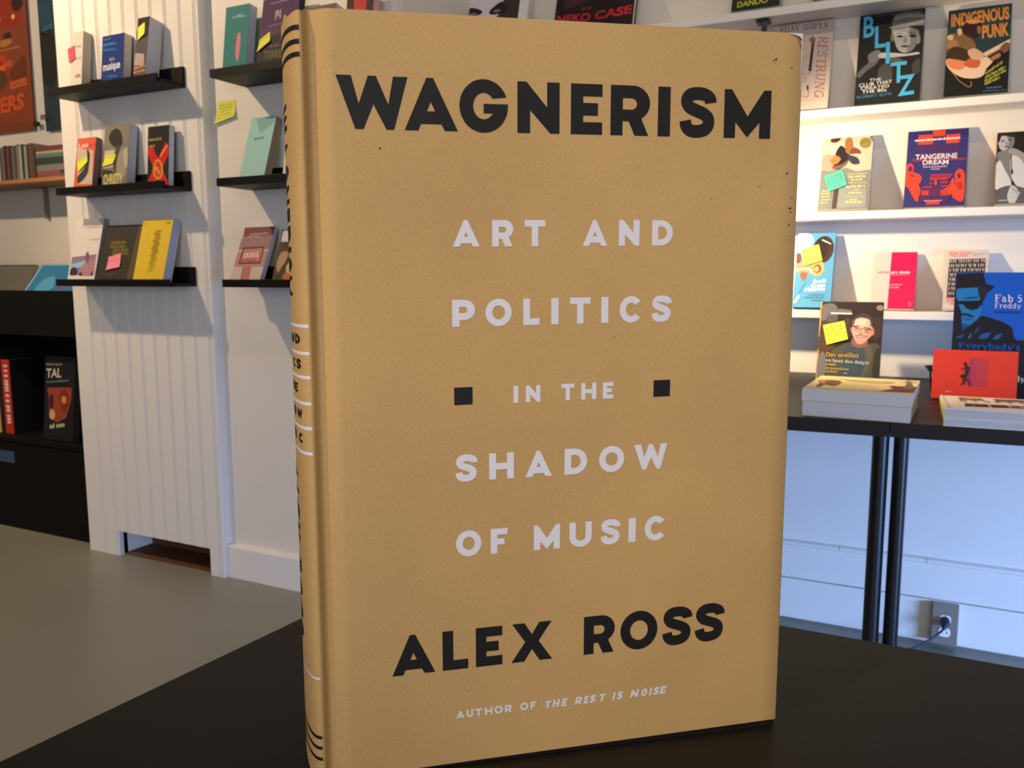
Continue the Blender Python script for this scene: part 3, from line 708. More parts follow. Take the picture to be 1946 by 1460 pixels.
def art(A):
    A.poly([(835, 150), (1060, 135), (1030, 330), (830, 345)], (128, 124, 110)); A.blob([(880, 200), (930, 165), (975, 190), (985, 270), (950, 310), (900, 290), (870, 250)], (48, 44, 40))
    A.blob([(930, 300), (960, 300), (970, 420), (930, 480), (900, 440)], (76, 70, 62)); A.poly([(830, 330), (920, 320), (900, 440), (820, 450)], (196, 186, 166))
    A.blob([(960, 330), (1000, 320), (1010, 400), (990, 500), (930, 520), (930, 420)], (150, 144, 128)); A.blob([(990, 330), (1025, 310), (1020, 420), (995, 440)], (176, 170, 150))
    A.blob([(810, 460), (900, 470), (880, 500), (810, 495)], (54, 48, 40)); A.text('CHRISTY', 820, 560, 975, 545, 68, (206, 196, 120), .02)
    A.words(820, 580, 970, 570, 12, (190, 180, 120), 5)
lbook('b', 'grey photo paperback between the orange-red and the black book', (192, 346), (240, 344), (200, 243), .034, (120, 114, 100), art,
      [(800, 590), (1005, 570), (1060, 130), (835, 145)], key='grey_photo', pages=(196, 204, 224))
note('yellow sticky note on the grey photo paperback on the middle ledge', 'grey_photo', z2((835, 360), (920, 348), (900, 425), (820, 445)), (226, 232, 60), 2, .004)
def art(A):
    A.line([(1175, 280), (1240, 400), (1310, 545)], 62, (206, 38, 34), True); A.line([(1345, 255), (1270, 390), (1185, 545)], 62, (206, 38, 34), True)
    A.blob([(1215, 400), (1250, 360), (1290, 400), (1285, 480), (1245, 505), (1212, 470)], (222, 140, 60)); A.blob([(1228, 405), (1250, 378), (1276, 405), (1272, 468), (1247, 488), (1226, 462)], (206, 60, 40))
    A.line([(1270, 345), (1300, 305), (1335, 262)], 9, (222, 170, 80)); A.words(1180, 240, 1285, 228, 24, (170, 160, 60), 2); A.words(1180, 285, 1230, 278, 22, (170, 160, 60), 4)
    A.ell(1240, 430, 12, 18, (230, 150, 70)); A.ell(1258, 455, 9, 14, (230, 150, 70))
lbook('b', 'black paperback with a large red cross emblem at the right of the middle ledge', (279, 345), (319, 342), (281.5, 243), .024, (38, 34, 36), art,
      [(1160, 560), (1335, 548), (1350, 118), (1172, 140)], pages=(206, 212, 228))

# third ledge (zoom x7.485, origin 120,400)
z3 = lambda *p: [(120+x/7.485, 400+y/7.485) for x, y in p]
def art(A):
    A.poly([(120, 650), (470, 610), (420, 880), (85, 885)], (120, 134, 170)); A.poly([(120, 650), (460, 618), (450, 650), (115, 690)], (150, 120, 120))
    A.poly([(110, 740), (330, 690), (300, 770), (100, 800)], (160, 186, 206))
    A.blob([(90, 880), (110, 800), (150, 780), (195, 810), (185, 880)], (52, 44, 70)); A.blob([(215, 885), (250, 790), (330, 700), (420, 690), (455, 640), (440, 800), (415, 885)], (176, 128, 138))
    A.blob([(310, 640), (345, 575), (365, 640), (350, 720), (320, 710)], (146, 74, 96)); A.blob([(215, 885), (240, 840), (270, 885)], (70, 40, 60)); A.blob([(385, 885), (400, 830), (415, 885)], (90, 50, 64))
    A.words(330, 275, 540, 262, 22, (190, 182, 172), 1); A.words(380, 430, 520, 420, 20, (190, 182, 172), 4)
lbook('c', 'white paperback with a seaside photo, leftmost on the lowest ledge', (127, 527), (178, 526), (147, 420), .024, (222, 214, 206), art,
      [(50, 960), (430, 960), (575, 140), (195, 155)], pages=(150, 146, 138), spine=(240, 232, 224))
def art(A):
    A.blob([(660, 480), (690, 430), (780, 425), (880, 435), (880, 480), (930, 560), (920, 610), (780, 615), (690, 590), (700, 540)], (74, 68, 34))
    for k, (a, b, c) in enumerate(((690, 870, 470), (670, 860, 520), (720, 920, 565), (705, 915, 605))): A.words(a, c, b, c-6, 34, (124, 114, 44), k)
    A.words(640, 880, 720, 870, 14, (150, 110, 50), 7); A.words(810, 310, 900, 300, 16, (80, 74, 60), 8); A.words(800, 830, 850, 815, 20, (110, 100, 60), 9)
    A.poly([(1050, 240), (1110, 235), (990, 965), (905, 965)], (92, 76, 50))
lbook('c', 'black paperback with a pink note between the white and yellow books', (182, 527), (250, 526), (206, 433), .022, (52, 48, 40), art,
      [(470, 965), (985, 965), (1105, 235), (645, 250)], key='black_pink', y0=2.128, y1=2.128)
note('pink sticky note on the black paperback on the lowest ledge', 'black_pink', z3((652, 662), (826, 608), (815, 812), (620, 855)), (244, 140, 158), 1, .004)
def art(A):
    for i in range(17):
        v = i/16; y = 860-520*v; x = 1180+120*v+(18 if i % 3 else 0); A.line([(x+10, y), (x+110-30*abs(v-.5), y-8)], 14, (176, 146, 38))
        A.line([(x+20, y-16), (x+90, y-22)], 6, (184, 152, 40))
    A.words(1160, 240, 1180, 238, 40, (150, 124, 40), 3); A.words(1500, 228, 1560, 222, 34, (150, 124, 40), 6)
lbook('c', 'bright yellow paperback with daylight-tinted page edges at the right of the lowest ledge', (252, 528), (309, 527), (273, 424), .038, (226, 190, 52), art,
      [(990, 965), (1420, 965), (1600, 160), (1135, 175)], pages=(176, 190, 214), y0=2.126)  # cool daylight on these page edges is put into their colour

# ledges on the smooth wall (zoom330: x5.034)
za = lambda *p: [(330+x/5.034, y/5.034) for x, y in p]
def art(A):
    A.blob([(610, 270), (630, 275), (632, 330), (612, 480), (592, 495), (582, 440), (595, 320)], (214, 120, 130)); A.words(555, 165, 690, 125, 18, (150, 190, 190), 1); A.words(600, 140, 660, 122, 20, (160, 196, 196), 3)
lbook('d', 'teal paperback with a pink stroke on the upper ledge of the smooth wall', (421, 127), (466, 121), (430, 18), .034, (36, 118, 116), art,
      [(455, 640), (685, 605), (722, 15), (500, 92)], pages=(200, 206, 226))
def art(A):
    A.poly([(830, 330), (1100, 280), (1090, 560), (790, 590)], (30, 20, 34)); A.text('JRJ', 965, 165, 1025, 150, 50, (196, 168, 190), .02); A.words(930, 60, 1100, 35, 16, (170, 140, 170), 2)
    A.words(915, 240, 1060, 210, 16, (150, 110, 150), 3); A.words(920, 400, 1010, 385, 26, (120, 104, 90), 6); A.text('TERRE', 860, 490, 1030, 470, 60, (116, 100, 56), .01)
    A.poly([(800, 330), (1010, 290), (1010, 245), (830, 280)], (80, 46, 82))
lbook('d', 'purple paperback with a yellow note beside the teal book on the upper ledge', (486, 117), (556, 108), (501, 4), .026, (72, 38, 76), art,
      [(785, 590), (1130, 545), (1200, -10), (860, 20)], key='purple', pages=(60, 46, 70))
note('yellow sticky note on the purple paperback on the upper ledge', 'purple', za((825, 385), (922, 305), (930, 400), (805, 505)), (228, 226, 92), 2, .004)
lbook('d', 'dark grey-brown paperback on the upper ledge, showing just above the tan book', (575, 105), (626, 102), (590, 12), .040, (110, 98, 84), None, None, h=.185, pages=(206, 204, 220))
def art(A): A.blob([(.3, 1), (.35, .5), (.7, .4), (.75, .8), (.8, 1)], (196, 64, 56)); A.blob([(.42, .98), (.5, .8), (.62, .9), (.7, 1)], (90, 40, 36)); A.poly(rect(.05, .1, .95, .3), (60, 50, 46))
lbook('d', 'maroon and red paperback on the upper ledge, nearest the wall corner', (652, 105), (703, 100), (660, 0), .034, (74, 40, 42), art, None, h=.215, pages=(214, 168, 178))
# note on the wall
WF = (Vector((-2.2, YW, 1.6)), Vector((1, 0, 0)), Vector((0, 0, 1)), Vector((0, -1, 0)), 1, 1)
n_o = note('yellow handwritten sticky note stuck on the smooth white wall beside the ledges', None, [(415, 193), (448, 190), (449, 222), (410.5, 237)], (214, 214, 84), 5, .010, 8, WF)
def art(A):
    A.poly([(770, 1165), (975, 1130), (965, 1180), (815, 1285)], (120, 168, 168)); A.words(760, 1340, 865, 1320, 22, (80, 110, 110), 2)
lbook('e', 'pale turquoise paperback on the middle ledge of the smooth wall', (453, 330), (500, 328), (479, 231), .030, (150, 196, 190), art,
      [(620, 1660), (870, 1640), (980, 1130), (725, 1165)], pages=(150, 134, 116))
lbook('e', 'white paperback beside the pale turquoise book, mostly behind the tan book', (536, 327), (575, 324), (545, 228), .020, (212, 206, 196))
zb_ = lambda *p: [(380+x/4.865, 270+y/4.865) for x, y in p]
def art(A):
    A.poly([(410, 820), (720, 815), (660, 1000), (380, 1000)], (124, 70, 72)); A.poly([(390, 900), (690, 890), (650, 1010), (350, 1010)], (150, 116, 112))
    A.words(470, 885, 650, 880, 16, (210, 180, 172), 1); A.words(440, 905, 560, 900, 14, (206, 176, 170), 2); A.poly([(330, 1030), (640, 1025), (600, 1150), (310, 1150)], (180, 130, 128))
    A.poly([(400, 990), (610, 985), (565, 1125), (350, 1130)], (92, 62, 64)); A.poly([(412, 1005), (592, 1000), (555, 1110), (370, 1115)], (190, 120, 116)); A.text('GRUNGE', 400, 1078, 550, 1070, 40, (226, 208, 200), .02)
    A.poly([(395, 1150), (480, 1150), (450, 1255), (370, 1255)], (176, 110, 108)); A.words(370, 1110, 530, 1105, 22, (176, 60, 58), 6)
lbook('f', 'faded red and grey paperback on the lowest ledge of the smooth wall', (435, 528), (493, 528), (466, 437), .020, (196, 178, 164), art,
      [(265, 1258), (555, 1258), (720, 815), (415, 815)], pages=(190, 190, 200), back=(84, 76, 70))
def art(A):
    A.blob([(700, 1100), (740, 1010), (790, 1010), (760, 1100), (710, 1180)], (180, 140, 100)); A.blob([(780, 1080), (830, 1040), (850, 1150), (800, 1260), (770, 1200)], (206, 170, 120)); A.line([(690, 1240), (760, 1120), (850, 980)], 24, (66, 56, 46))
    A.blob([(740, 1230), (770, 1180), (810, 1200), (800, 1255)], (186, 110, 60)); A.ell(790, 950, 40, 24, (70, 58, 50)); A.poly([(760, 840), (900, 835), (890, 925), (740, 925)], (206, 200, 206)); A.words(800, 870, 880, 868, 30, (200, 70, 80), 2)
lbook('f', 'brown and gold photo paperback on the lowest ledge, half hidden by the tan book', (516, 528), (568, 528), (536, 441), .020, (84, 68, 48), art,
      [(655, 1258), (870, 1258), (940, 830), (750, 835)])

# ------------------------------------------------------------------ white wall shelves with face-out books
M_SH = mat('white_shelf_paint', (230, 225, 219), .35, .45, noise=.02, nscale=6)
SHZ = {'a': 1.910, 'b': 1.607, 'c': 1.311, 'd': 1.021}
for k, lb in zip('abcd', ('white wall shelf topmost in view', 'white wall shelf under the books with blue and orange lettering', 'white wall shelf under the navy and red book', 'white wall shelf lowest of the four, just above the black-topped table')):
    mb = MB(); mb.box(-1.52, 2.9, 2.68, 2.799, SHZ[k]-.0235, SHZ[k], M_SH); o = mb.build('wall_shelf', loc=(.7, 2.74, SHZ[k]), bevel=.002)
    tag(o, lb, 'shelf', 'white wall shelves')
def rbook(lev, label, BL, BR, TL, th, cover, art=None, quad=None, y0=2.70, **kw):
    fr = lean_frame(BL, BR, TL, y0, YR, SHZ[lev], th, y1=kw.pop('y1', None), h=kw.pop('h', None))
    return frame_book(kw.pop('name', 'paperback_book'), label, 'book', 'books on the white wall shelves', fr, th, cover, art, quad, **kw)
sc = lambda ox, oy, s: (lambda *p: [(ox+x/s, oy+y/s) for x, y in p])

# top row
def art(A):
    A.poly(rect(.10, .2, .9, .96), (60, 54, 54)); A.blob([(.36, .9), (.34, .62), (.40, .40), (.54, .32), (.68, .42), (.72, .64), (.70, .92), (.52, .97)], (216, 208, 216))
    A.blob([(.22, .5), (.34, .58), (.47, .53), (.48, .47), (.3, .44), (.14, .42)], (40, 34, 36)); A.blob([(.58, .5), (.7, .6), (.76, .5), (.74, .44), (.6, .44)], (40, 34, 36)); A.ell(.39, .48, .045, .02, (150, 120, 120)); A.ell(.66, .48, .04, .02, (150, 120, 120))
    A.blob([(.48, .42), (.56, .42), (.55, .34), (.49, .34)], (180, 170, 178)); A.ell(.53, .27, .08, .016, (90, 50, 50))
rbook('a', 'white-edged book with a black and white portrait, above the tan book', (826, 118), (996, 100), (826, -150), .026, (228, 224, 226), art, None, h=.27)
def art(A):
    A.text('NEKO', 1145, 168, 1475, 186, 118, (196, 44, 58), .03); A.text('CASE', 1515, 180, 1838, 140, 122, (196, 44, 58), .03); A.text('the', 1380, 10, 1480, 5, 60, (150, 60, 60))
    A.words(1180, 320, 1800, 320, 26, (180, 170, 170), 4); A.blob([(1200, -60), (1350, -600), (1600, -700), (1780, -500), (1800, -80), (1500, -150)], (70, 44, 44))
rbook('a', 'black hardback with tall red lettering on the top shelf, above the tan book', (1050, 84), (1200, 68), (1050, -150), .03, (40, 32, 34), art,
      [(1119, 400), (1850, 340), (1850, -740), (1119, -760)], h=.25, name='hardback_book', hard=True)
def art(A):
    A.text('DANDO', 105, 67, 306, 36, 38, (190, 190, 60), .03); A.text('EVAN', 120, 12, 300, -16, 40, (190, 190, 60), .03); A.blob([(90, -100), (180, -300), (330, -250), (360, -80), (240, -40)], (90, 92, 84))
rbook('a', 'dark book with yellow-green lettering standing at the end of the top shelf in view', (1389, 28), (1481, 17), (1389, -130), .034, (40, 50, 44), art,
      [(65, 97), (375, 60), (385, -430), (65, -440)], h=.235, pages=(206, 214, 204))
def art(A): A.poly([(.35, 0), (1, 0), (1, .3), (.5, .22)], (150, 60, 50)); A.blob([(.2, .4), (.5, .9), (.8, .7), (.7, .35)], (70, 90, 120))
rbook('a', 'dark blue book with a red lower corner on the top shelf, cut by the frame', (1545, 8), (1640, 0), (1545, -150), .03, (44, 66, 92), art, None, h=.24)

# second row (zoom x4.176, origin 1480,0)
def art(A):
    R = (176, 124, 108); V = (128, 108, 106)
    A.text('VIJAY', 5, 266, 178, 252, 48, (112, 92, 92), slab=True); A.text('GUPTA', 210, 255, 416, 240, 48, (112, 92, 92), slab=True)
    A.text('RESTRUNG', 335, 308, 283, 782, 0, R, slab=True, up=(76, 8))
    A.line([(290, 350), (272, 470), (256, 585)], 22, (64, 40, 40)); A.line([(290, 318), (286, 400)], 12, (110, 74, 66)); A.ell(283, 335, 26, 20, V); A.ell(288, 318, 9, 14, V)
    A.line([(250, 455), (215, 480), (185, 520), (180, 590), (215, 620), (220, 650), (190, 670)], 7, (176, 160, 160), True)
    A.line([(120, 470), (60, 540), (70, 640), (30, 740), (60, 830), (140, 850)], 7, (190, 172, 166), True); A.line([(235, 605), (262, 600)], 7, (150, 130, 126)); A.line([(240, 700), (236, 780), (190, 775)], 7, (170, 140, 132), True)
    A.poly([(150, 806), (345, 796), (345, 802), (150, 812)], (200, 170, 156)); A.ell(236, 712, 8, 20, (80, 50, 50))
rbook('b', 'cream book with a violin drawing and vertical red title on the second shelf', (1455, 216), (1572, 205.5), (1469, 51), .020, (204, 186, 174), art,
      [(-105, 905), (385, 858), (468, 172), (-48, 215)])
def art(A):
    G = lambda g: (g, g, int(g*.99)); B = (78, 172, 218)
    A.blob([(600, 630), (700, 500), (790, 470), (900, 520), (1100, 470), (1120, 640), (1110, 780), (640, 800)], G(34)); A.blob([(618, 600), (640, 555), (705, 490), (730, 420), (780, 392), (795, 450), (760, 510), (690, 560), (640, 610)], G(96))
    A.blob([(700, 440), (740, 405), (785, 395), (800, 440), (760, 480), (715, 490)], G(118)); A.blob([(780, 560), (830, 500), (880, 520), (890, 620), (850, 690), (790, 640)], G(72))
    A.blob([(880, 240), (905, 330), (935, 395), (985, 418), (1040, 402), (1075, 350), (1095, 250), (1010, 215), (920, 222)], G(164)); A.blob([(1020, 230), (1095, 245), (1080, 345), (1045, 400), (1000, 410), (1030, 330)], G(122))
    A.blob([(905, 250), (985, 255), (990, 270), (920, 285)], G(196)); A.ell(1092, 310, 18, 40, G(130)); A.ell(885, 300, 12, 30, G(120))
    A.ell(945, 288, 26, 9, G(48)); A.ell(1050, 284, 28, 13, G(40)); A.ell(945, 287, 9, 6, G(16)); A.line([(915, 268), (970, 262)], 6, G(90)); A.line([(1015, 262), (1075, 254)], 6, G(70)); A.blob([(985, 290), (1002, 330), (995, 340), (972, 336)], G(134)); A.ell(987, 368, 32, 9, G(74)); A.line([(957, 367), (1020, 366)], 3, G(40))
    A.blob([(885, 200), (900, 130), (960, 95), (1070, 88), (1135, 110), (1140, 160), (1050, 190), (940, 215)], G(84)); A.blob([(900, 140), (1000, 110), (1130, 120), (1130, 135), (1000, 140), (905, 165)], G(110))
    A.blob([(860, 222), (940, 195), (1060, 170), (1142, 152), (1142, 196), (1050, 205), (940, 232)], G(132)); A.blob([(870, 220), (960, 200), (1142, 165), (1142, 172), (960, 214)], G(164))
    A.poly([(750, 130), (1130, 78), (1130, 88), (750, 138)], G(66))
    A.blob([(780, 450), (800, 420), (900, 420), (1000, 428), (1090, 415), (1100, 432), (1000, 446), (900, 455), (810, 462)], G(186)); A.blob([(830, 470), (900, 455), (960, 470), (970, 495), (880, 490)], G(88)); A.blob([(1050, 520), (1090, 470), (1115, 480), (1110, 580), (1060, 590)], G(66))
    A.text('B', 664, 300, 746, 285, 158, B, .02); A.text('L', 752, 380, 834, 370, 166, B, .02); A.text('I', 838, 503, 870, 499, 166, B, .02); A.text('T', 878, 664, 1006, 650, 164, B, .02); A.text('Z', 940, 768, 1074, 752, 160, B, .02)
    A.text('THE', 716, 646, 806, 640, 22, G(232),0.0); A.text('CLUB THAT', 634, 690, 892, 662, 26, G(232),0.0); A.text('CREATED', 648, 714, 870, 697, 24, G(232),0.0); A.text('THE 80s', 658, 744, 850, 728, 26, G(232),0.0); A.text('ROBERT ELMS', 622, 782, 890, 758, 20, (62, 140, 180),0.0)
rbook('b', 'black hardback with blue stepped letters over a portrait in a hat', (1623, 198), (1747, 191.6), (1633, 31), .028, (26, 25, 27), art,
      [(598, 828), (1115, 800), (1143, 60), (640, 130)], name='hardback_book', hard=True, spine=(30, 60, 110), back=(30, 60, 120), side='right')
def art(A):
    O = (206, 132, 58)
    A.poly([(1300, 480), (1830, 420), (1815, 745), (1305, 780)], (26, 24, 24)); A.text('INDIGENOUS', 1366, 216, 1836, 164, 96, O, .04); A.text('PUNK', 1616, 316, 1832, 296, 98, O, .04)
    A.blob([(1325, 320), (1350, 285), (1420, 270), (1500, 290), (1560, 360), (1560, 420), (1480, 440), (1340, 470), (1325, 400)], (122, 92, 62)); A.blob([(1340, 330), (1400, 320), (1420, 380), (1340, 400)], (160, 116, 78))
    A.blob([(1330, 420), (1400, 380), (1500, 410), (1560, 450), (1480, 500), (1340, 480)], (62, 46, 34)); A.blob([(1455, 240), (1480, 190), (1545, 165), (1605, 190), (1608, 260), (1575, 310), (1520, 310), (1470, 280)], (48, 28, 24)); A.blob([(1490, 180), (1545, 162), (1600, 180), (1580, 196), (1520, 198)], (204, 140, 100)); A.blob([(1580, 220), (1606, 230), (1600, 280), (1580, 270)], (150, 100, 76))
    A.blob([(1415, 250), (1440, 232), (1456, 270), (1430, 292)], (214, 176, 146)); A.blob([(1328, 310), (1352, 284), (1385, 292), (1370, 330)], (216, 170, 136))
    A.blob([(1322, 500), (1360, 478), (1480, 500), (1560, 470), (1640, 470), (1700, 500), (1650, 560), (1620, 615), (1550, 636), (1450, 625), (1360, 570)], (226, 190, 160)); A.blob([(1325, 500), (1380, 482), (1480, 505), (1460, 560), (1380, 560)], (222, 128, 84))
    A.blob([(1470, 520), (1530, 470), (1600, 500), (1580, 550), (1510, 550)], (196, 94, 58)); A.poly([(1620, 440), (1838, 330), (1842, 372), (1650, 475)], (220, 186, 158)); A.poly([(1650, 462), (1840, 362), (1842, 374), (1660, 474)], (110, 74, 56)); A.blob([(1500, 420), (1560, 400), (1630, 450), (1600, 490), (1530, 480)], (206, 164, 134)); A.blob([(1760, 400), (1800, 360), (1840, 370), (1835, 410), (1790, 440)], (120, 80, 60)); A.blob([(1680, 480), (1750, 440), (1760, 470), (1690, 500)], (170, 110, 84))
    A.line([(1370, 580), (1430, 650), (1500, 700), (1530, 690), (1525, 660)], 7, (166, 120, 80), True)
    for a, b in (((1640, 610), (1780, 520)), ((1640, 640), (1800, 560)), ((1636, 668), (1806, 586)), ((1636, 692), (1760, 640))): A.words(a[0], a[1], b[0], b[1], 26, (176, 176, 70), int(a[1]))
    A.words(1650, 720, 1770, 712, 18, (80, 120, 160), 2); A.words(1618, 745, 1806, 735, 18, (60, 100, 130), 4)
rbook('b', 'dark green book with orange capitals and a guitarist photo on the second shelf', (1792.5, 187), (1914.6, 178.4), (1802, 21), .024, (34, 58, 64), art,
      [(1305, 780), (1815, 745), (1862, 40), (1345, 88)])

# third row (zoom x4.176, origin 1480,220)
zc = sc(1480, 220, 4.176)
def art(A):
    A.poly([(305, 760), (705, 748), (728, 450), (610, 460), (540, 430), (330, 445)], (128, 130, 122)); A.blob([(400, 230), (440, 200), (470, 240), (450, 310), (400, 320), (380, 280)], (206, 190, 176)); A.blob([(405, 195), (450, 185), (490, 190), (460, 220), (415, 220)], (70, 44, 36))
    A.blob([(345, 330), (420, 320), (500, 350), (460, 440), (340, 440)], (204, 150, 130)); A.blob([(455, 290), (490, 250), (530, 280), (560, 330), (530, 400), (480, 440), (430, 430), (440, 350)], (40, 34, 34)); A.blob([(525, 220), (550, 185), (580, 200), (590, 270), (560, 320), (530, 300)], (150, 100, 60)); A.blob([(560, 320), (590, 270), (640, 290), (650, 320), (610, 320)], (112, 70, 50)); A.blob([(540, 330), (620, 350), (640, 400), (580, 400)], (54, 58, 66)); A.blob([(405, 360), (450, 330), (490, 360), (450, 400), (410, 390)], (196, 120, 70)); A.blob([(420, 420), (500, 400), (560, 360), (520, 420), (440, 440)], (120, 90, 70)); A.blob([(720, 190), (752, 185), (748, 230)], (110, 110, 110))
    A.ell(686, 237, 44, 42, (122, 112, 56)); A.ell(686, 237, 36, 34, (138, 126, 66)); A.words(655, 235, 715, 232, 12, (90, 80, 40), 2)
    A.poly([(440, 590), (478, 585), (455, 750), (420, 752)], (84, 62, 56)); A.blob([(470, 740), (520, 710), (585, 720), (560, 750)], (130, 120, 104)); A.poly([(478, 600), (520, 590), (700, 600), (690, 740), (460, 745)], (138, 144, 138))
    Yc = (222, 206, 150)
    for i, (x0, x1, y, hh) in enumerate(((548, 705, 485, 10), (555, 700, 512, 22), (575, 668, 536, 20), (540, 698, 556, 8), (535, 688, 590, 22), (600, 635, 612, 16), (555, 665, 638, 18), (525, 685, 662, 6), (565, 625, 690, 20), (530, 660, 712, 22), (340, 400, 620, 14), (335, 410, 640, 14), (335, 405, 665, 14), (330, 415, 690, 12), (330, 390, 712, 12))): A.words(x0, y, x1, y-2, hh, Yc, i)
rbook('c', 'cream and grey paperback with a gold seal and a turquoise note on the third shelf', (1553, 402), (1649, 399), (1562.6, 264), .022, (206, 182, 160), art,
      [(305, 760), (705, 748), (752, 178), (345, 185)], key='seal', spine=(206, 120, 110))
note('turquoise sticky note on the cream and grey paperback with the gold seal', 'seal', zc((358, 482), (508, 428), (545, 552), (398, 608)), (84, 180, 164), 5, .003)
def art(A):
    R = (228, 70, 46); M = (92, 44, 84); Wt = (232, 222, 226)
    A.poly([(1225, 118), (1325, 115), (1318, 160), (1232, 165)], R); A.poly([(1112, 155), (1225, 150), (1225, 225), (1110, 230)], R); A.poly([(1330, 150), (1440, 142), (1430, 212), (1330, 220)], R); A.poly([(1228, 165), (1328, 158), (1328, 190), (1228, 195)], M)
    A.poly([(1110, 235), (1440, 225), (1430, 300), (1100, 310)], (72, 42, 96)); A.line([(1085, 200), (1440, 178)], 4, Wt); A.words(1085, 206, 1440, 182, 20, Wt, 2)
    A.poly([(1060, 345), (1480, 335), (1490, 352), (1060, 365)], (140, 50, 66)); A.text('TANGERINE', 1088, 350, 1416, 336, 40, Wt, .015); A.text('DREAM', 1145, 392, 1346, 386, 36, Wt, .015); A.words(1148, 415, 1340, 408, 14, (200, 190, 214), 4); A.words(1210, 432, 1282, 428, 12, (200, 190, 214), 5)
    A.blob([(1005, 560), (1000, 480), (1020, 400), (1050, 380), (1075, 410), (1070, 450), (1120, 470), (1135, 510), (1110, 560), (1125, 590), (1100, 690), (1060, 640), (1030, 580)], R); A.blob([(1030, 425), (1050, 400), (1066, 430), (1040, 450)], M); A.blob([(1040, 470), (1080, 480), (1060, 490)], M)
    A.blob([(1370, 590), (1400, 540), (1395, 470), (1420, 430), (1455, 430), (1475, 480), (1470, 640), (1450, 690), (1400, 670), (1375, 640)], R); A.blob([(1300, 600), (1350, 560), (1380, 500), (1395, 530), (1370, 620), (1330, 640)], R); A.ell(1430, 480, 14, 22, M); A.blob([(1410, 540), (1450, 530), (1455, 590), (1415, 580)], (170, 56, 60))
    for i, (x0, x1, y) in enumerate(((1205, 1380, 470), (1195, 1365, 490), (1200, 1340, 505), (1190, 1225, 540), (1280, 1350, 530), (1140, 1220, 570), (1280, 1350, 560))): A.poly([(x0, y), (x1, y-5), (x1-6, y+10), (x0+8, y+13)], (176, 52, 58))
    A.blob([(1235, 540), (1245, 512), (1258, 540), (1246, 560)], R); A.poly([(1130, 600), (1330, 592), (1340, 640), (1135, 640)], (190, 60, 56)); A.poly([(1190, 585), (1280, 580), (1285, 650), (1190, 655)], M); A.poly([(1110, 645), (1350, 640), (1350, 690), (1105, 700)], (80, 42, 88)); A.poly([(1170, 690), (1275, 685), (1275, 715), (1170, 718)], (200, 64, 56)); A.words(1155, 690, 1295, 686, 12, (220, 170, 170), 6)
rbook('c', 'navy and orange-red paperback with white capitals on the third shelf', (1716, 396.7), (1833, 393), (1728, 250.6), .016, (50, 46, 108), art,
      [(987, 738), (1475, 722), (1507, 95), (1035, 128)])
def art(A):
    G = lambda g: (g, g, g)
    A.blob([(1770, 250), (1765, 180), (1790, 140), (1850, 135), (1890, 160), (1890, 220), (1860, 270), (1820, 285), (1790, 275)], G(176)); A.blob([(1840, 150), (1892, 165), (1890, 225), (1856, 275), (1825, 280), (1850, 220)], G(120)); A.blob([(1760, 190), (1790, 135), (1860, 130), (1896, 160), (1880, 170), (1800, 160), (1775, 210)], G(40)); A.ell(1803, 200, 14, 6, G(40)); A.ell(1860, 192, 14, 6, G(40)); A.ell(1832, 246, 20, 6, G(70)); A.blob([(1828, 205), (1845, 228), (1824, 230)], G(140))
    A.blob([(1750, 320), (1800, 280), (1860, 280), (1890, 330), (1860, 520), (1790, 500)], G(122)); A.blob([(1840, 280), (1890, 260), (1990, 320), (1980, 380), (1900, 330), (1860, 310)], G(150)); A.blob([(1735, 400), (1770, 360), (1800, 420), (1850, 560), (1730, 600), (1725, 500)], G(206)); A.blob([(1860, 330), (1930, 340), (1990, 450), (2000, 600), (1900, 570), (1855, 480)], G(204)); A.line([(1862, 310), (1860, 440)], 8, G(60)); A.ell(1862, 450, 9, 22, G(40))
    A.blob([(1720, 610), (1850, 560), (2000, 610), (2000, 720), (1720, 720)], G(92)); A.blob([(1820, 620), (1850, 560), (1890, 580), (1900, 640), (1870, 700), (1830, 710), (1812, 660)], G(190)); A.poly([(1850, 560), (1920, 620), (1900, 650), (1850, 590)], G(170)); A.words(1745, 688, 1810, 686, 12, G(220), 3)
rbook('c', 'black and white photo book with an orange spine, cut by the frame', (1889, 390), (2000, 385), (1905, 252), .022, (34, 30, 30), art,
      [(1705, 710), (2170, 690), (2220, 105), (1765, 135)], spine=(172, 92, 60))

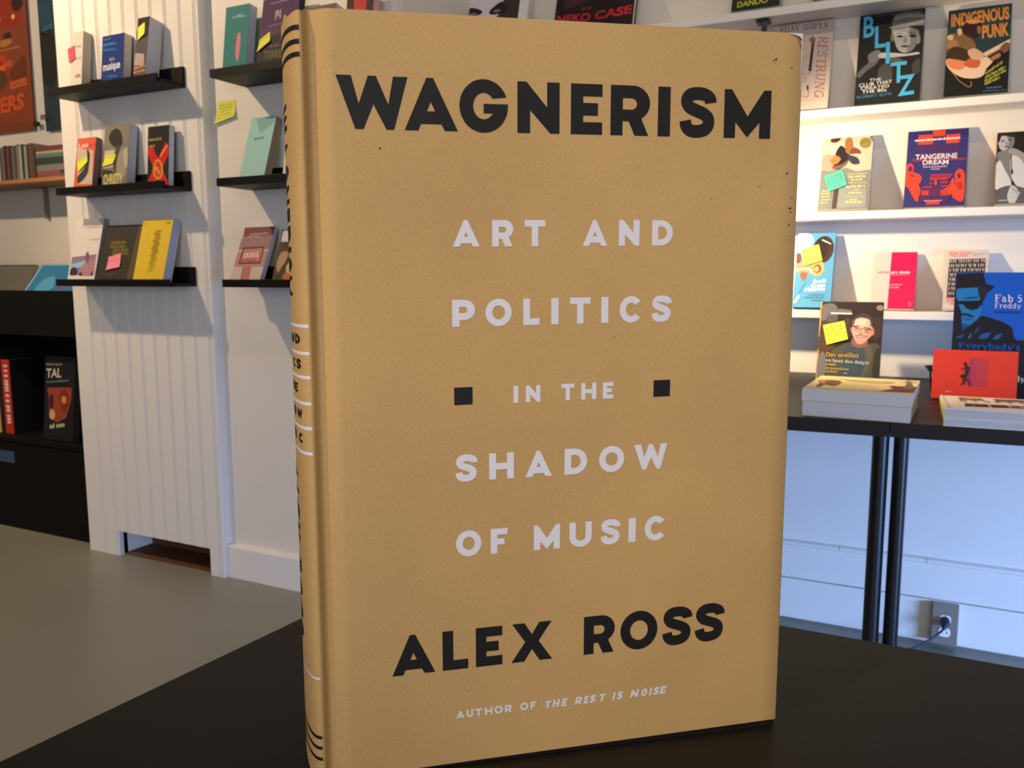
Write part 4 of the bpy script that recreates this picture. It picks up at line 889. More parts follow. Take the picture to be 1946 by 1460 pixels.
# fourth row (zoom x4.176, origin 1480,420)
zd = sc(1480, 420, 4.176)
def art(A):
    A.blob([(130, 100), (200, 98), (250, 140), (250, 200), (180, 260), (125, 250)], (232, 240, 246)); A.ell(335, 250, 84, 116, (66, 42, 38), 10); A.ell(318, 240, 60, 90, (46, 32, 32), 10); A.blob([(250, 400), (260, 350), (320, 345), (345, 400), (320, 460), (270, 465)], (206, 166, 96)); A.ell(292, 410, 30, 36, (116, 84, 56)); A.ell(286, 412, 17, 22, (206, 170, 120))  # white corner blob is the spotlight's glare painted into the cover
    A.blob([(120, 280), (150, 280), (160, 330), (140, 360), (120, 340)], (120, 72, 50)); A.blob([(120, 370), (190, 350), (250, 390), (230, 440), (195, 495), (165, 480), (130, 420)], (196, 150, 116)); A.line([(120, 420), (170, 405), (230, 412), (250, 450)], 12, (220, 206, 196), True); A.blob([(155, 440), (215, 440), (195, 498), (170, 492)], (140, 96, 84))
    for i in range(9): A.ell(330+12*i % 70, 170+7*i % 40, 6, 6, (220, 226, 230))
    A.text('Such', 262, 528, 362, 522, 30, (226, 236, 244), .02); A.text('Great', 242, 562, 358, 556, 30, (226, 236, 244), .02); A.text('Heights', 200, 590, 356, 586, 30, (226, 236, 244), .02)
    A.words(225, 620, 350, 622, 12, (60, 96, 130), 1); A.words(200, 640, 345, 642, 12, (60, 96, 130), 3); A.words(250, 662, 340, 664, 10, (60, 96, 130), 5); A.blob([(115, 670), (150, 620), (162, 628), (135, 675)], (226, 236, 240)); A.line([(150, 600), (200, 520)], 4, (80, 140, 180))
rbook('d', 'sky blue hardback with white title and a yellow note on the lowest wall shelf', (1505, 589), (1577, 590), (1511, 444), .024, (92, 160, 202), art,
      [(105, 705), (392, 715), (437, 112), (130, 98)], key='sky', name='hardback_book', pages=(70, 120, 190), side='right', spine=(66, 120, 196), rough=.22)
note('yellow sticky note on the sky blue hardback on the lowest wall shelf', 'sky', zd((176, 232), (318, 186), (346, 316), (200, 360)), (238, 232, 92), 0, .003)
def art(A):
    A.poly([(722, 725), (858, 726), (900, 247), (765, 250)], (200, 188, 180)); A.text('what', 783, 430, 882, 428, 22, (226, 90, 126), .03); A.text('art does', 890, 430, 1044, 428, 22, (240, 200, 212), .03); A.words(890, 446, 1038, 444, 9, (236, 160, 182), 1)
    A.words(880, 532, 980, 528, 15, (240, 150, 176), 2); A.words(880, 556, 958, 553, 15, (240, 150, 176), 3); A.ell(1038, 688, 11, 16, (240, 120, 150)); A.ell(1038, 690, 5, 9, (222, 36, 92))
rbook('d', 'white and crimson paperback standing on the lowest wall shelf', (1653.6, 594), (1736, 595), (1663, 480), .014, (204, 24, 76), art,
      [(725, 725), (1070, 730), (1110, 245), (765, 250)], spine=(236, 228, 222))
def art(A):
    A.text('FEAR STALKS', 1358, 268, 1545, 258, 20, (222, 96, 84), .03); A.text('THE LAND!', 1358, 290, 1508, 284, 20, (222, 96, 84), .03); A.words(1555, 262, 1645, 256, 10, (150, 140, 136), 2); A.words(1555, 276, 1590, 274, 8, (150, 140, 136), 3)
    A.poly([(1356, 312), (1652, 294), (1625, 640), (1330, 645)], (62, 52, 52)); rnd = random.Random(6)
    for i in range(15):
        for j in range(8):
            x = 1350+i*20-j*4; y = 328+j*40; k = rnd.uniform(-8, 8)
            A.line([(x, y-14), (x+6+k, y), (x+k, y+12)], 7, (196, 184, 178))
    A.words(1325, 668, 1400, 665, 22, (214, 100, 86), 6); A.words(1322, 694, 1400, 690, 22, (214, 100, 86), 7); A.words(1420, 690, 1600, 684, 18, (214, 100, 86), 8)
rbook('d', 'white book with a black swirl picture and red text, lowest wall shelf', (1790, 596), (1875, 598), (1798.5, 476), .020, (202, 190, 180), art,
      [(1295, 735), (1650, 745), (1690, 215), (1330, 235)])

# ------------------------------------------------------------------ clamp spotlight on the top shelf (head hidden by the tan book)
LP = Vector((-.752, 2.20, 1.454)); AIM = Vector((.30, 2.80, 1.0))
dr = (AIM-LP).normalized()
t = thing('gooseneck_spotlight', 'black gooseneck spotlight fixed under the top white shelf', 'lamp', (-.505, 2.66, 1.885))
mb = MB(); mb.box(-.53, -.492, 2.69, 2.735, 1.877, 1.8862, M_BLKMET); mb.build('mount', t, bevel=.002)
back = LP-dr*.085
mb = MB(); mb.tube([Vector(p) for p in ((-.511, 2.712, 1.878), (-.508, 2.69, 1.872), (-.497, 2.655, 1.856), (-.492, 2.61, 1.81), (-.52, 2.55, 1.72), (-.62, 2.40, 1.60), (-.74, 2.22, 1.55), (back.x-.02, back.y, back.z+.03), back)], .0085, M_BLKMET, 10); mb.build('gooseneck', t)
mb = MB(); u_ = dr.orthogonal().normalized(); v_ = dr.cross(u_); NR = 20; vs = []; fs = []
ringp = [(-.088, .004), (-.085, .018), (-.07, .026), (-.03, .032), (0, .042), (.02, .047), (.02, .0455), (0, .040), (-.03, .030), (-.066, .024), (-.07, .004)]
for a, r in ringp:
    for k in range(NR):
        g = 2*PI*k/NR; vs.append(LP+dr*a+u_*(r*math.cos(g))+v_*(r*math.sin(g)))
for i in range(len(ringp)-1):
    for k in range(NR): fs.append((i*NR+k, i*NR+(k+1) % NR, (i+1)*NR+(k+1) % NR, (i+1)*NR+k))
mb.add(vs, fs, M_BLKMET, True); mb.build('lamp_shade', t)
mb = MB(); bp = []
mb.tube([LP+dr*a for a in (-.06, -.045, -.03, -.015, -.005, .0)], .01, mat('warm_bulb', (255, 220, 170), .4, .3, emit=(1, .72, .42, 3)), 14, True, [.008, .010, .015, .016, .012, .004]); mb.build('bulb', t)
spot('gooseneck_light', LP+dr*.022, AIM, 56, (1, .77, .48), 108, .6, .02)

# ------------------------------------------------------------------ black-topped table against the shelf wall
ZR = .82
edge = lambda x: 1.886+.058*(x+.52)
lx = [(at(a, 900, Y=2.02).x+at(b, 900, Y=2.02).x)/2 for a, b in ((1653.5, 1688), (1693, 1726))]
JX = (lx[0]+lx[1])/2
for lb, xa, xb, legs in (('black-topped table below the white shelves, carrying the two stacked paperbacks', JX-1.25, JX-.001, (JX-1.21, lx[0])),
                         ('black-topped table below the white shelves, carrying the orange-red and blue books', JX+.001, JX+1.85, (lx[1], JX+1.8))):
    t = thing('display_table', lb, 'table', ((xa+xb)/2, 2.25, 0), 'black-topped tables below the shelves')
    mb = MB(); quad_slab(mb, [(xa, edge(xa)), (xb, edge(xb)), (xb, 2.782), (xa, 2.782)], ZR-.031, ZR, M_TABLE2); mb.build('tabletop', t)
    for x in legs:
        for y in ((2.02,) if x == lx[0] else (2.03,) if x == lx[1] else (2.06, 2.54)):
            mb = MB(); mb.tube([(x, y, 0), (x, y, ZR-.031)], (at(1688, 900, Y=2.02).x-at(1653.5, 900, Y=2.02).x)/2*(.95 if x < lx[1] else .86), M_BLKMET, 22); mb.build('leg', t)
def tbook(label, fr, th, cover, art, quad, **kw):
    return frame_book(kw.pop('name', 'paperback_book'), label, 'book', 'books on the black-topped table', fr, th, cover, art, quad, **kw)
def stand_frame(BL, BR, TL, z, lean, th, Y=None):
    """standing book, base on the table plane (or at Y), leaning back by lean degrees"""
    P0 = at(*BL, Z=z) if Y is None else at(*BL, Y=Y); P1 = at(*BR, Y=P0.y)
    ux = Vector((1, 0, 0)); w = P1.x-P0.x; L = math.radians(lean)
    up = Vector((0, math.sin(L), math.cos(L))); n = Vector((0, -math.cos(L), math.sin(L))); O = Vector((P0.x, P0.y, z+th*math.sin(L)+.0006))
    return (O, ux, up, n, w, (ray_plane(TL[0], TL[1], O, n)-O).dot(up))
# portrait paperback (zoom x4.176, origin 1480,560)
ze = sc(1480, 560, 4.176)
def art(A):
    A.poly([(330, 55), (822, 55), (805, 400), (310, 420)], (52, 42, 40)); A.poly([(287, 700), (297, 700), (338, 55), (325, 52)], (222, 160, 76)); A.blob([(335, 90), (430, 70), (470, 140), (420, 200), (340, 210)], (112, 104, 104)); A.blob([(330, 230), (420, 200), (560, 240), (560, 330), (340, 400)], (74, 58, 50)); A.poly([(408, 140), (578, 142), (575, 156), (408, 152)], (224, 220, 216)); A.poly([(470, 110), (570, 120), (575, 140), (470, 138)], (120, 112, 106))
    A.ell(795, 100, 28, 22, (150, 130, 124)); A.blob([(720, 200), (800, 180), (812, 300), (760, 360), (740, 300)], (70, 52, 44)); A.ell(540, 220, 30, 38, (84, 56, 46)); A.blob([(310, 340), (400, 320), (440, 420), (350, 470), (305, 440)], (88, 64, 50)); A.blob([(380, 170), (460, 170), (450, 215), (380, 215)], (92, 84, 84))
    A.blob([(372, 640), (400, 470), (480, 410), (570, 380), (640, 410), (740, 380), (800, 410), (800, 540), (782, 660), (380, 665)], (82, 82, 74)); A.blob([(520, 440), (570, 390), (650, 420), (690, 410), (690, 520), (660, 640), (510, 640), (520, 520)], (66, 82, 96)); A.blob([(680, 420), (720, 400), (740, 480), (700, 620), (660, 640), (690, 520)], (98, 94, 82)); A.blob([(760, 450), (800, 430), (790, 640), (740, 650)], (58, 56, 50))
    A.blob([(590, 340), (690, 350), (700, 400), (640, 420), (580, 400)], (150, 100, 84))
    A.blob([(582, 240), (590, 190), (650, 165), (710, 180), (738, 240), (736, 310), (705, 350), (660, 385), (625, 388), (598, 350), (580, 300)], (238, 188, 166)); A.blob([(708, 240), (736, 240), (735, 310), (700, 350), (670, 370), (695, 300)], (216, 160, 138)); A.blob([(600, 215), (640, 190), (690, 205), (680, 235), (620, 240)], (246, 206, 188)); A.ell(741, 290, 13, 30, (196, 134, 112)); A.ell(574, 278, 8, 20, (186, 128, 108))
    A.blob([(584, 240), (592, 185), (640, 150), (700, 152), (738, 185), (742, 250), (725, 240), (712, 195), (650, 180), (605, 195), (595, 230)], (76, 66, 62)); A.blob([(598, 318), (650, 330), (712, 318), (705, 350), (660, 390), (622, 388), (600, 355)], (206, 164, 150)); A.line([(603, 325), (650, 318), (705, 330)], 8, (150, 116, 102), True); A.blob([(622, 338), (655, 342), (684, 337), (660, 350), (634, 350)], (222, 196, 184), 3); A.line([(614, 335), (650, 342), (690, 335)], 4, (140, 76, 66), True)
    A.line([(578, 250), (650, 268), (738, 275)], 5, (70, 52, 46)); A.ell(612, 268, 20, 9, (206, 152, 132)); A.ell(690, 280, 22, 10, (196, 140, 120)); A.ell(612, 266, 8, 4, (50, 34, 30)); A.ell(690, 278, 8, 4, (50, 34, 30)); A.line([(590, 285), (635, 288)], 3, (90, 64, 56)); A.line([(665, 298), (715, 298)], 3, (90, 64, 56)); A.blob([(640, 265), (655, 300), (648, 312), (626, 306)], (216, 156, 132)); A.line([(585, 245), (630, 250)], 6, (92, 70, 62)); A.line([(668, 255), (722, 266)], 6, (92, 70, 62))
    A.blob([(300, 560), (320, 480), (360, 470), (372, 560), (360, 660), (300, 680)], (112, 116, 116))
    A.text('Des oreilles', 372, 500, 634, 500, 34, (226, 176, 66), slab=True); A.text('au bout des doigts', 370, 540, 716, 552, 26, (224, 218, 222), slab=True)
    A.words(370, 568, 456, 572, 18, (214, 186, 98), 2); A.text('de journalisme', 368, 602, 560, 606, 20, (214, 186, 98), slab=True); A.text('musical', 366, 628, 466, 630, 20, (214, 186, 98), slab=True); A.words(520, 632, 545, 632, 10, (220, 220, 220), 3)
fr = stand_frame((1549.4, 727), (1670, 727), (1557, 573), ZR, 12, .018, Y=2.545)
tbook('photo-cover paperback of a smiling man in glasses, standing behind the stacked books', fr, .018, (60, 52, 48), art, [(287, 700), (793, 700), (825, 55), (325, 52)], key='portrait', spine=(226, 164, 70))
note('yellow sticky note on the photo-cover paperback of the smiling man', 'portrait', ze((350, 243), (520, 208), (551, 355), (380, 400)), (222, 230, 74), 5, .003)

# stacked pair, lying flat
def flat_frame(FL, FR_, BLk, z):     # top cover corners on plane z: front-left, front-right, back-left
    a, b, c = at(*FL, Z=z), at(*FR_, Z=z), at(*BLk, Z=z); ux = (b-a); w = ux.length; ux.normalize(); n = Vector((0, 0, 1)); up = n.cross(ux)
    return (a, ux, up, n, w, abs((c-a).dot(up)))
zf = sc(1540, 640, 7.684)
def art(A):
    M = (110, 62, 48)
    A.poly([(-120, 745), (1490, 790), (1500, 770), (-80, 725)], (216, 196, 160)); A.blob([(130, 715), (240, 660), (260, 620), (540, 615), (600, 650), (430, 710), (300, 690), (190, 725)], (124, 72, 52), 3); A.blob([(260, 640), (300, 615), (360, 620), (330, 660), (270, 670)], (196, 130, 70), 3)
    A.poly([(1030, 765), (1200, 735), (1280, 725), (1250, 690), (1320, 682), (1660, 690), (1600, 735), (1520, 775)], (104, 60, 52)); A.poly([(1430, 718), (1540, 650), (1600, 600), (1650, 605), (1600, 680), (1530, 725)], (110, 96, 78)); A.poly([(1480, 625), (1560, 615), (1720, 622), (1700, 632)], (176, 120, 80))
    A.line([(600, 590), (760, 620), (1000, 640), (1250, 645), (1400, 630)], 14, (182, 164, 112), True); A.line([(700, 605), (1000, 622), (1350, 625)], 8, (190, 172, 120))
    for i in range(5): A.words(560, 665+22*i, 1050+i*20, 675+22*i, 7, (214, 198, 146), i)
zt1 = ZR+.0335; zt2 = zt1+.0215
fr2 = flat_frame((1522, 758), (1731, 766), (1586, 727), zt1); fr2 = (fr2[0], fr2[1], fr2[2], fr2[3], fr2[4], .235)
a_ = at(1524, 790, Z=ZR); b_ = at(1729, 805.5, Z=ZR)
uxs = (b_-a_); ws = uxs.length; uxs.normalize(); ups = Vector((0, 0, 1)).cross(uxs)
HS = (at(1767, 775.5, Z=ZR)-b_).dot(ups)
tbook('lower of the two thick paperbacks lying stacked on the black-topped table', (Vector((a_.x, a_.y, zt1)), uxs, ups, Vector((0, 0, 1)), ws, HS), zt1-ZR-.0006, (222, 204, 150), None, None, pages=(214, 206, 196))
a2 = at(1524, 738, Z=zt2+.006)
tbook('yellow-covered paperback lying on top of the stack, beside the orange-red card book', (Vector((a_.x-.002, a_.y-.001, zt2+.006)), uxs, ups, Vector((0, 0, 1)), ws+.004, HS+.012), zt2+.006-zt1-.0006, (228, 208, 150), art,
      [(-123, 752), (1460, 797), (1790, 598), (365, 545)], pages=(218, 210, 198))

# tall blue book, and the orange landscape book in front of it
zg = sc(1780, 460, 6.64)
def art(A):
    D = (26, 24, 30); B2 = (28, 112, 172); B1 = (12, 96, 190)
    A.poly([(150, 1900), (1180, 1910), (1190, 1185), (960, 1185), (150, 1180)], (30, 28, 36)); A.blob([(205, 560), (220, 540), (500, 540), (560, 640), (545, 760), (520, 900), (440, 1010), (330, 1050), (260, 1000), (235, 800)], B2)
    A.poly([(195, 400), (545, 385), (572, 470), (590, 520), (700, 545), (640, 600), (560, 650), (530, 700), (500, 560), (210, 580)], D); A.blob([(500, 560), (600, 560), (600, 640), (560, 720), (540, 800), (520, 700), (490, 620)], (34, 32, 40)); A.poly([(205, 735), (500, 720), (545, 700), (530, 770), (490, 820), (420, 840), (350, 820), (300, 770), (215, 770)], (20, 18, 22))
    A.line([(330, 700), (400, 690), (490, 680)], 16, (20, 60, 110), True); A.blob([(180, 560), (215, 560), (240, 760), (280, 860), (290, 1000), (300, 1080), (190, 1090)], D); A.blob([(215, 600), (300, 590), (440, 570), (490, 600), (470, 660), (330, 690), (230, 720)], B2)
    A.line([(280, 900), (340, 890), (440, 920)], 24, (24, 26, 40), True); A.blob([(300, 945), (360, 925), (420, 945), (370, 965)], (30, 90, 140)); A.blob([(290, 1010), (400, 1020), (450, 990), (400, 1060), (320, 1070)], (16, 70, 130))
    A.blob([(170, 1190), (200, 1080), (300, 1090), (480, 960), (550, 905), (700, 940), (830, 980), (925, 1040), (950, 1150), (965, 1200), (560, 1210)], D, 4); A.poly([(500, 1180), (560, 1120), (670, 1100), (640, 1160), (570, 1190)], (24, 84, 140)); A.poly([(690, 1180), (740, 1130), (810, 1105), (790, 1160), (740, 1190)], (24, 84, 140)); A.poly([(450, 1110), (510, 1030), (530, 1060), (470, 1130)], (20, 60, 104)); A.poly([(210, 1180), (330, 1130), (300, 1185)], (24, 80, 120)); A.poly([(380, 1180), (410, 1120), (420, 1140), (400, 1190)], (60, 110, 150))
    A.text('Fab 5', 700, 730, 1036, 730, 86, (222, 212, 230), slab=True); A.text('Freddy', 700, 806, 1030, 806, 62, (204, 204, 228), slab=True); A.words(705, 864, 1030, 862, 26, (24, 40, 90), 2)
    A.text("Everybody's", 262, 1312, 1036, 1310, 74, B1, slab=True); A.text('A Life of Art,', 268, 1352, 505, 1350, 22, (170, 168, 172), slab=True); A.text('Fly', 625, 1500, 1020, 1500, 170, B1, slab=True)
    A.blob([(250, 1560), (420, 1500), (560, 1600), (500, 1850), (260, 1880)], (44, 46, 54)); A.text('Fly', 945, 1688, 1110, 1690, 70, (216, 214, 220), slab=True); A.words(930, 1815, 990, 1815, 24, (190, 190, 196), 3)
fr = stand_frame((1802.6, 752), (1956, 752), (1811, 518), ZR, 9, .024, Y=2.38)
tbook('tall blue book with a man in hat and sunglasses, standing at the frame edge', fr, .024, (2, 84, 184), art, [(150, 1900), (1170, 1900), (1205, 372), (205, 385)], name='hardback_book', hard=True, spine=(30, 28, 32))
zh = sc(1480, 560, 4.176)
def art(A):
    K = (66, 36, 30); 
    cols = [(126, 50, 110), (150, 54, 96), (168, 58, 88), (186, 62, 82), (196, 64, 76), (204, 66, 70), (212, 68, 64)]
    A.poly([(1545, 505), (1690, 508), (1660, 735), (1520, 725)], (214, 70, 74))
    for i, c in enumerate(cols): A.line([(1550+21*i, 505), (1522+22*i, 728)], 11-1.1*i, c)
    A.ell(1502, 550, 13, 14, K); A.poly([(1495, 560), (1520, 565), (1535, 578), (1520, 640), (1492, 640), (1500, 600)], K); A.line([(1500, 580), (1482, 598), (1464, 586)], 8, K); A.poly([(1494, 632), (1520, 634), (1500, 680), (1482, 712), (1470, 710), (1478, 672), (1452, 652), (1462, 640)], K); A.poly([(1452, 712), (1484, 706), (1482, 716), (1452, 718)], K); A.poly([(1504, 665), (1524, 668), (1535, 725), (1520, 720)], (84, 44, 90))
    A.words(1337, 780, 1390, 782, 14, (236, 170, 150), 2)
fr = stand_frame((1768.6, 758.5), (1931.5, 758.5), (1777.5, 663.7), ZR, 14, .012)
tbook('landscape orange-red book with a small leaning figure, propped before the tall blue book', fr, .012, (232, 62, 40), art, [(1205, 832), (1880, 838), (1915, 455), (1245, 433)])
# small black easel whose corner shows behind the orange book
t = thing('book_easel', 'small black metal easel showing behind the orange-red landscape book', 'stand', (at(1765, 700, Y=2.45).x+.03, 2.46, ZR))
p = [at(*q, Y=2.44) for q in ((1757, 695), (1772, 694), (1772, 708), (1765, 706))]
mb = MB(); mb.add([v for v in p]+[v+Vector((0, .006, 0)) for v in p], [(0, 1, 2, 3), (7, 6, 5, 4), (0, 4, 5, 1), (1, 5, 6, 2), (2, 6, 7, 3), (3, 7, 4, 0)], M_BLKMET); mb.build('support_plate', t)
q0 = at(1768, 706, Y=2.443)
mb = MB(); mb.tube([q0, (q0.x+.005, 2.445, ZR+.003)], .0025, M_BLKMET, 8); mb.tube([(q0.x+.005, 2.445, ZR+.003), (q0.x+.06, 2.445, ZR+.003)], .0025, M_BLKMET, 8); mb.build('foot', t)

# pair of white hardbacks lying at the frame edge (zoom x7.685, origin 1780,640)
zi = sc(1780, 640, 7.687)
def art(A):
    K = (66, 44, 46)
    A.poly([(370, 1020), (440, 955), (690, 965), (660, 1025)], K); A.poly([(668, 1028), (705, 968), (905, 975), (890, 1035)], K); A.poly([(900, 1036), (918, 978), (1042, 982), (1042, 1042)], (92, 70, 64)); A.poly([(1054, 1043), (1060, 984), (1262, 990), (1280, 1052)], K); A.poly([(1295, 1055), (1285, 990), (1500, 1000), (1520, 1060)], K)
    A.ell(490, 1000, 14, 5, (210, 200, 196)); A.ell(600, 985, 10, 4, (170, 150, 150)); A.ell(960, 1008, 14, 7, (150, 90, 80)); A.ell(1200, 1015, 22, 9, (130, 96, 96))
    A.poly([(480, 850), (740, 845), (740, 895), (470, 890)], (110, 76, 62)); A.poly([(510, 838), (740, 842), (720, 860), (560, 858)], (206, 170, 100)); A.poly([(500, 865), (715, 866), (710, 885), (500, 885)], (170, 130, 104)); A.poly([(860, 905), (880, 862), (1180, 868), (1280, 880), (1280, 915), (1170, 910)], (116, 88, 70)); A.poly([(1180, 905), (1320, 900), (1330, 955), (1165, 955)], (96, 106, 92)); A.poly([(1350, 890), (1560, 890), (1560, 950), (1350, 950)], (120, 90, 80))
    for i, ch in enumerate('STORES'): A.text(ch, 430+135*i, 925+4*i, 510+130*i, 926+4*i, 26, (130, 74, 70), .02)
    A.poly([(150, 1040), (335, 812), (350, 812), (170, 1042)], (206, 196, 190))
fs_ = (at(1793, 776.5, Z=ZR+.041)); 
c0 = at(1792.5, 810, Z=ZR); c1 = at(1946, 820, Z=ZR); uxw = (c1-c0); uxw.normalize(); upw = Vector((0, 0, 1)).cross(uxw)
tbook('lower white hardback of the flat pair at the frame edge, yellow spine', (Vector((c0.x, c0.y, ZR+.0175)), uxw, upw, Vector((0, 0, 1)), .25, .20), .0169, (226, 218, 212), None, None, name='hardback_book', hard=True, spine=(206, 204, 92), pages=(204, 198, 190))
tbook('white hardback with small dark pictures, on top of the flat pair', (Vector((c0.x-.001, c0.y, ZR+.0375)), uxw, upw, Vector((0, 0, 1)), .25, .20), .0194, (226, 216, 208), art, [(95, 1055), (1700, 1160), (1850, 870), (330, 808)], name='hardback_book', hard=True, spine=(206, 204, 92), pages=(204, 198, 190))

# ------------------------------------------------------------------ wall outlet and lead
t = thing('power_outlet', 'grey metal double power outlet low on the white wall', 'outlet', (.08, 2.78, .07))
YO = YR-.013
mb = MB(); mb.box(.043, .115, YO-.034, YO-.0005, .015, .137, M_STEEL); mb.build('box', t, bevel=.003)
mb = MB(); mb.box(.044, .114, YO-.0375, YO-.034, .016, .136, M_STEEL); mb.build('cover_plate', t, bevel=.001)
M_IV = mat('white_socket_plastic', (236, 232, 226), .3, .5, noise=.02); M_SLOT = mat('dark_slot', (24, 20, 20), .6)
for zc_ in (.0955, .056):
    mb = MB(); pr = [(.0790+.0165*math.cos(a)*(1 if abs(math.cos(a)) < .9 else .98), zc_+max(-.0135, min(.0135, .0175*math.sin(a)))) for a in (2*PI*i/28 for i in range(28))]
    mb.prism(pr, M_IV, 'y', YO-.0395, YO-.0375)
    for dx in (-.0065, .0065): mb.box(.079+dx-.0012, .079+dx+.0012, YO-.0398, YO-.0394, zc_-.004, zc_+.005, M_SLOT)
    mb.box(.0765, .0815, YO-.0398, YO-.0394, zc_+.0075, zc_+.0115, M_SLOT); mb.build('receptacle', t)
t = thing('power_lead', 'dark plug and lead in the upper socket of the wall outlet', 'cable', (.079, 2.73, .09))
M_RUB = mat('dark_rubber_lead', (34, 36, 46), .5)
mb = MB(); mb.tube([(.079, YO-.0402, .093), (.079, YO-.052, .092), (.078, YO-.066, .087), (.076, YO-.074, .080)], .012, M_RUB, 14, True, [.0135, .0135, .010, .005]); mb.build('plug', t)
mb = MB(); pts = [(.0755, YO-.075, .079), (.055, YO-.09, .060), (.02, YO-.115, .036), (-.03, YO-.15, .014), (-.10, YO-.20, .0045), (-.22, YO-.23, .0045), (-.4, YO-.2, .0045)]
q_ = []
for i in range(len(pts)-1):
    for k in range(6): q_.append(Vector(pts[i]).lerp(Vector(pts[i+1]), k/6))
mb.tube(q_+[Vector(pts[-1])], .0035, M_RUB, 8); mb.build('cable', t)

# ------------------------------------------------------------------ record corner at the far left
cb = thing('record_cabinet', 'black open-front record cabinet between the frame edge and the grooved white boards', 'cabinet', (-4.1, 2.5, 0))
CX0, CX1, CF, CBK = -5.0, -3.086, 2.29, 2.785
mb = MB(); mb.box(CX0, CX1, CBK-.015, CBK, 0, 1.06, M_CAB); mb.box(CX0, CX0+.02, CF, CBK-.015, 0, 1.06, M_CAB); mb.box(CX1-.02, CX1, CF, CBK-.015, 0, 1.06, M_CAB); mb.box(CX0+.02, CX1-.02, CF, CF+.018, 0, .385, M_CAB); mb.build('carcass', cb)
mb = MB(); mb.box(CX0+.02, CX1-.02, CF, CF+.018, .875, 1.065, M_CAB); mb.build('front_rail', cb, bevel=.001)
mb = MB(); mb.box(CX0+.02, CX1-.02, CF+.01, CBK-.015, .39, .41, M_CAB); mb.build('shelf_board', cb, bevel=.001)
mb = MB(); mb.box(CX0+.02, CX1-.02, CF+.018, CBK-.015, .93, .945, M_CAB); mb.build('bin_floor', cb)
xd = at(80, 760, Y=2.31).x
zj = sc(0, 600, 4.867)
def art(A):
    A.words(415, 445, 550, 440, 20, (150, 130, 110), 1); A.text('TAL', 418, 545, 545, 532, 72, (206, 192, 176), .02); A.words(420, 590, 610, 560, 16, (110, 150, 140), 3); A.poly([(425, 630), (635, 610), (640, 700), (600, 880), (520, 930), (450, 900), (440, 700)], (150, 66, 42)); A.blob([(540, 660), (590, 640), (620, 720), (590, 830), (550, 780)], (120, 50, 34)); A.ell(475, 860, 26, 46, (206, 160, 130)); A.ell(575, 720, 22, 34, (214, 130, 84)); A.words(455, 995, 590, 960, 50, (186, 196, 150), 6); A.blob([(450, 700), (480, 690), (480, 800), (450, 790)], (60, 34, 30))
fr = stand_frame((82, 828), (138, 828), (84, 676), .41, 6, .03, Y=2.34)
frame_book('hardback_book', 'black book with white three-letter title in the dark cabinet opening', 'book', 'books in the record cabinet', fr, .03, (28, 28, 28), art, [(395, 1100), (672, 1100), (655, 370), (408, 370)], pages=(60, 56, 50))
def spine_book(label, xa, xb, ytop, cover, words_col=None):
    a = at(xa, 820, Y=2.36).x; b = at(xb, 820, Y=2.36).x; zt_ = at(xa, ytop, Y=2.36).z
    fr = (Vector((a, 2.36, .4106)), Vector((1, 0, 0)), UZ, Vector((0, -1, 0)), b-a-.0006, zt_-.41)
    t = thing('hardback_book', label, 'book', (fr[0].x+fr[4]/2, 2.42, .41), 'books in the record cabinet')
    cm_ = mat('cover_%02x%02x%02x' % tuple(cover), cover, .5, .4, noise=.04)
    mb = MB(); mb.obox(fr[0], Vector((fr[4], 0, 0)), UZ*fr[5], Vector((0, .0025, 0)), cm_)
    for x in (0, fr[4]-.0025): mb.obox(fr[0]+Vector((x, .0025, 0)), Vector((.0025, 0, 0)), UZ*fr[5], Vector((0, .14, 0)), mat('black_book_board', (20, 18, 18), .6, .2, noise=.05))
    if words_col:
        A = Art(mb, fr, [(0, 0), (1, 0), (1, 1), (0, 1)]); y = .93; rnd = random.Random(3)
        while y > .12:
            d = rnd.uniform(.025, .05); A.poly(rect(.28, y-d, .74, y), words_col); y -= d+rnd.choice((.008, .008, .035))
    mb.build('cover', t); mb = MB(); mb.obox(fr[0]+Vector((.003, .003, .003)), Vector((fr[4]-.006, 0, 0)), UZ*(fr[5]-.006), Vector((0, .132, 0)), pages_mat((190, 180, 160))); mb.build('page_block', t)
spine_book('red-spined book with white lettering down it in the dark cabinet opening', 12, 27, 684, (186, 46, 34), (226, 196, 180))
spine_book('black-spined book between the yellow and red spines in the cabinet opening', 4, 11.6, 664, (26, 24, 24))
spine_book('yellow-spined book at the frame edge in the cabinet opening', -14, 3.6, 690, (196, 166, 76))
# sleeves
def sleeve(label, BL, BR, TL, Y, z, lean, col, art=None, quad=None, group='record sleeves', rough=.25, h=.312):
    P0 = at(*BL, Y=Y); P1 = at(*BR, Y=Y); L = math.radians(lean)
    up = Vector((0, math.sin(L), math.cos(L))); n = Vector((0, -math.cos(L), math.sin(L)))
    fr = (Vector((P0.x, Y, z)), Vector((1, 0, 0)), up, n, P1.x-P0.x, h)
    mb = MB(); m_ = mat('sleeve_%02x%02x%02x' % tuple(col), col, rough, .5, noise=.12, nscale=9)
    mb.obox(fr[0], fr[1]*fr[4], up*h, -n*.004, m_)
    if art: art(Art(mb, fr, quad or [(0, 0), (1, 0), (1, 1), (0, 1)]))
    o = mb.build('record_sleeve', loc=fr[0]+fr[1]*(fr[4]/2), recalc=True); return tag(o, label, 'record', group)
def art(A): A.blob([(.5, .3), (.7, .5), (1, .55), (1, .8), (.6, .7)], (92, 90, 130)); A.blob([(.2, .2), (.4, .4), (.3, .7), (.15, .5)], (76, 150, 190)); A.line([(.02, .02), (.02, .98), (.98, .98)], .02, (160, 190, 206))
sleeve('bright blue record sleeve lying back in the bin on the black cabinet', (28, 560), (158, 560), (45, 494), 2.345, 1.005, 38, (44, 118, 164), art, h=.22)
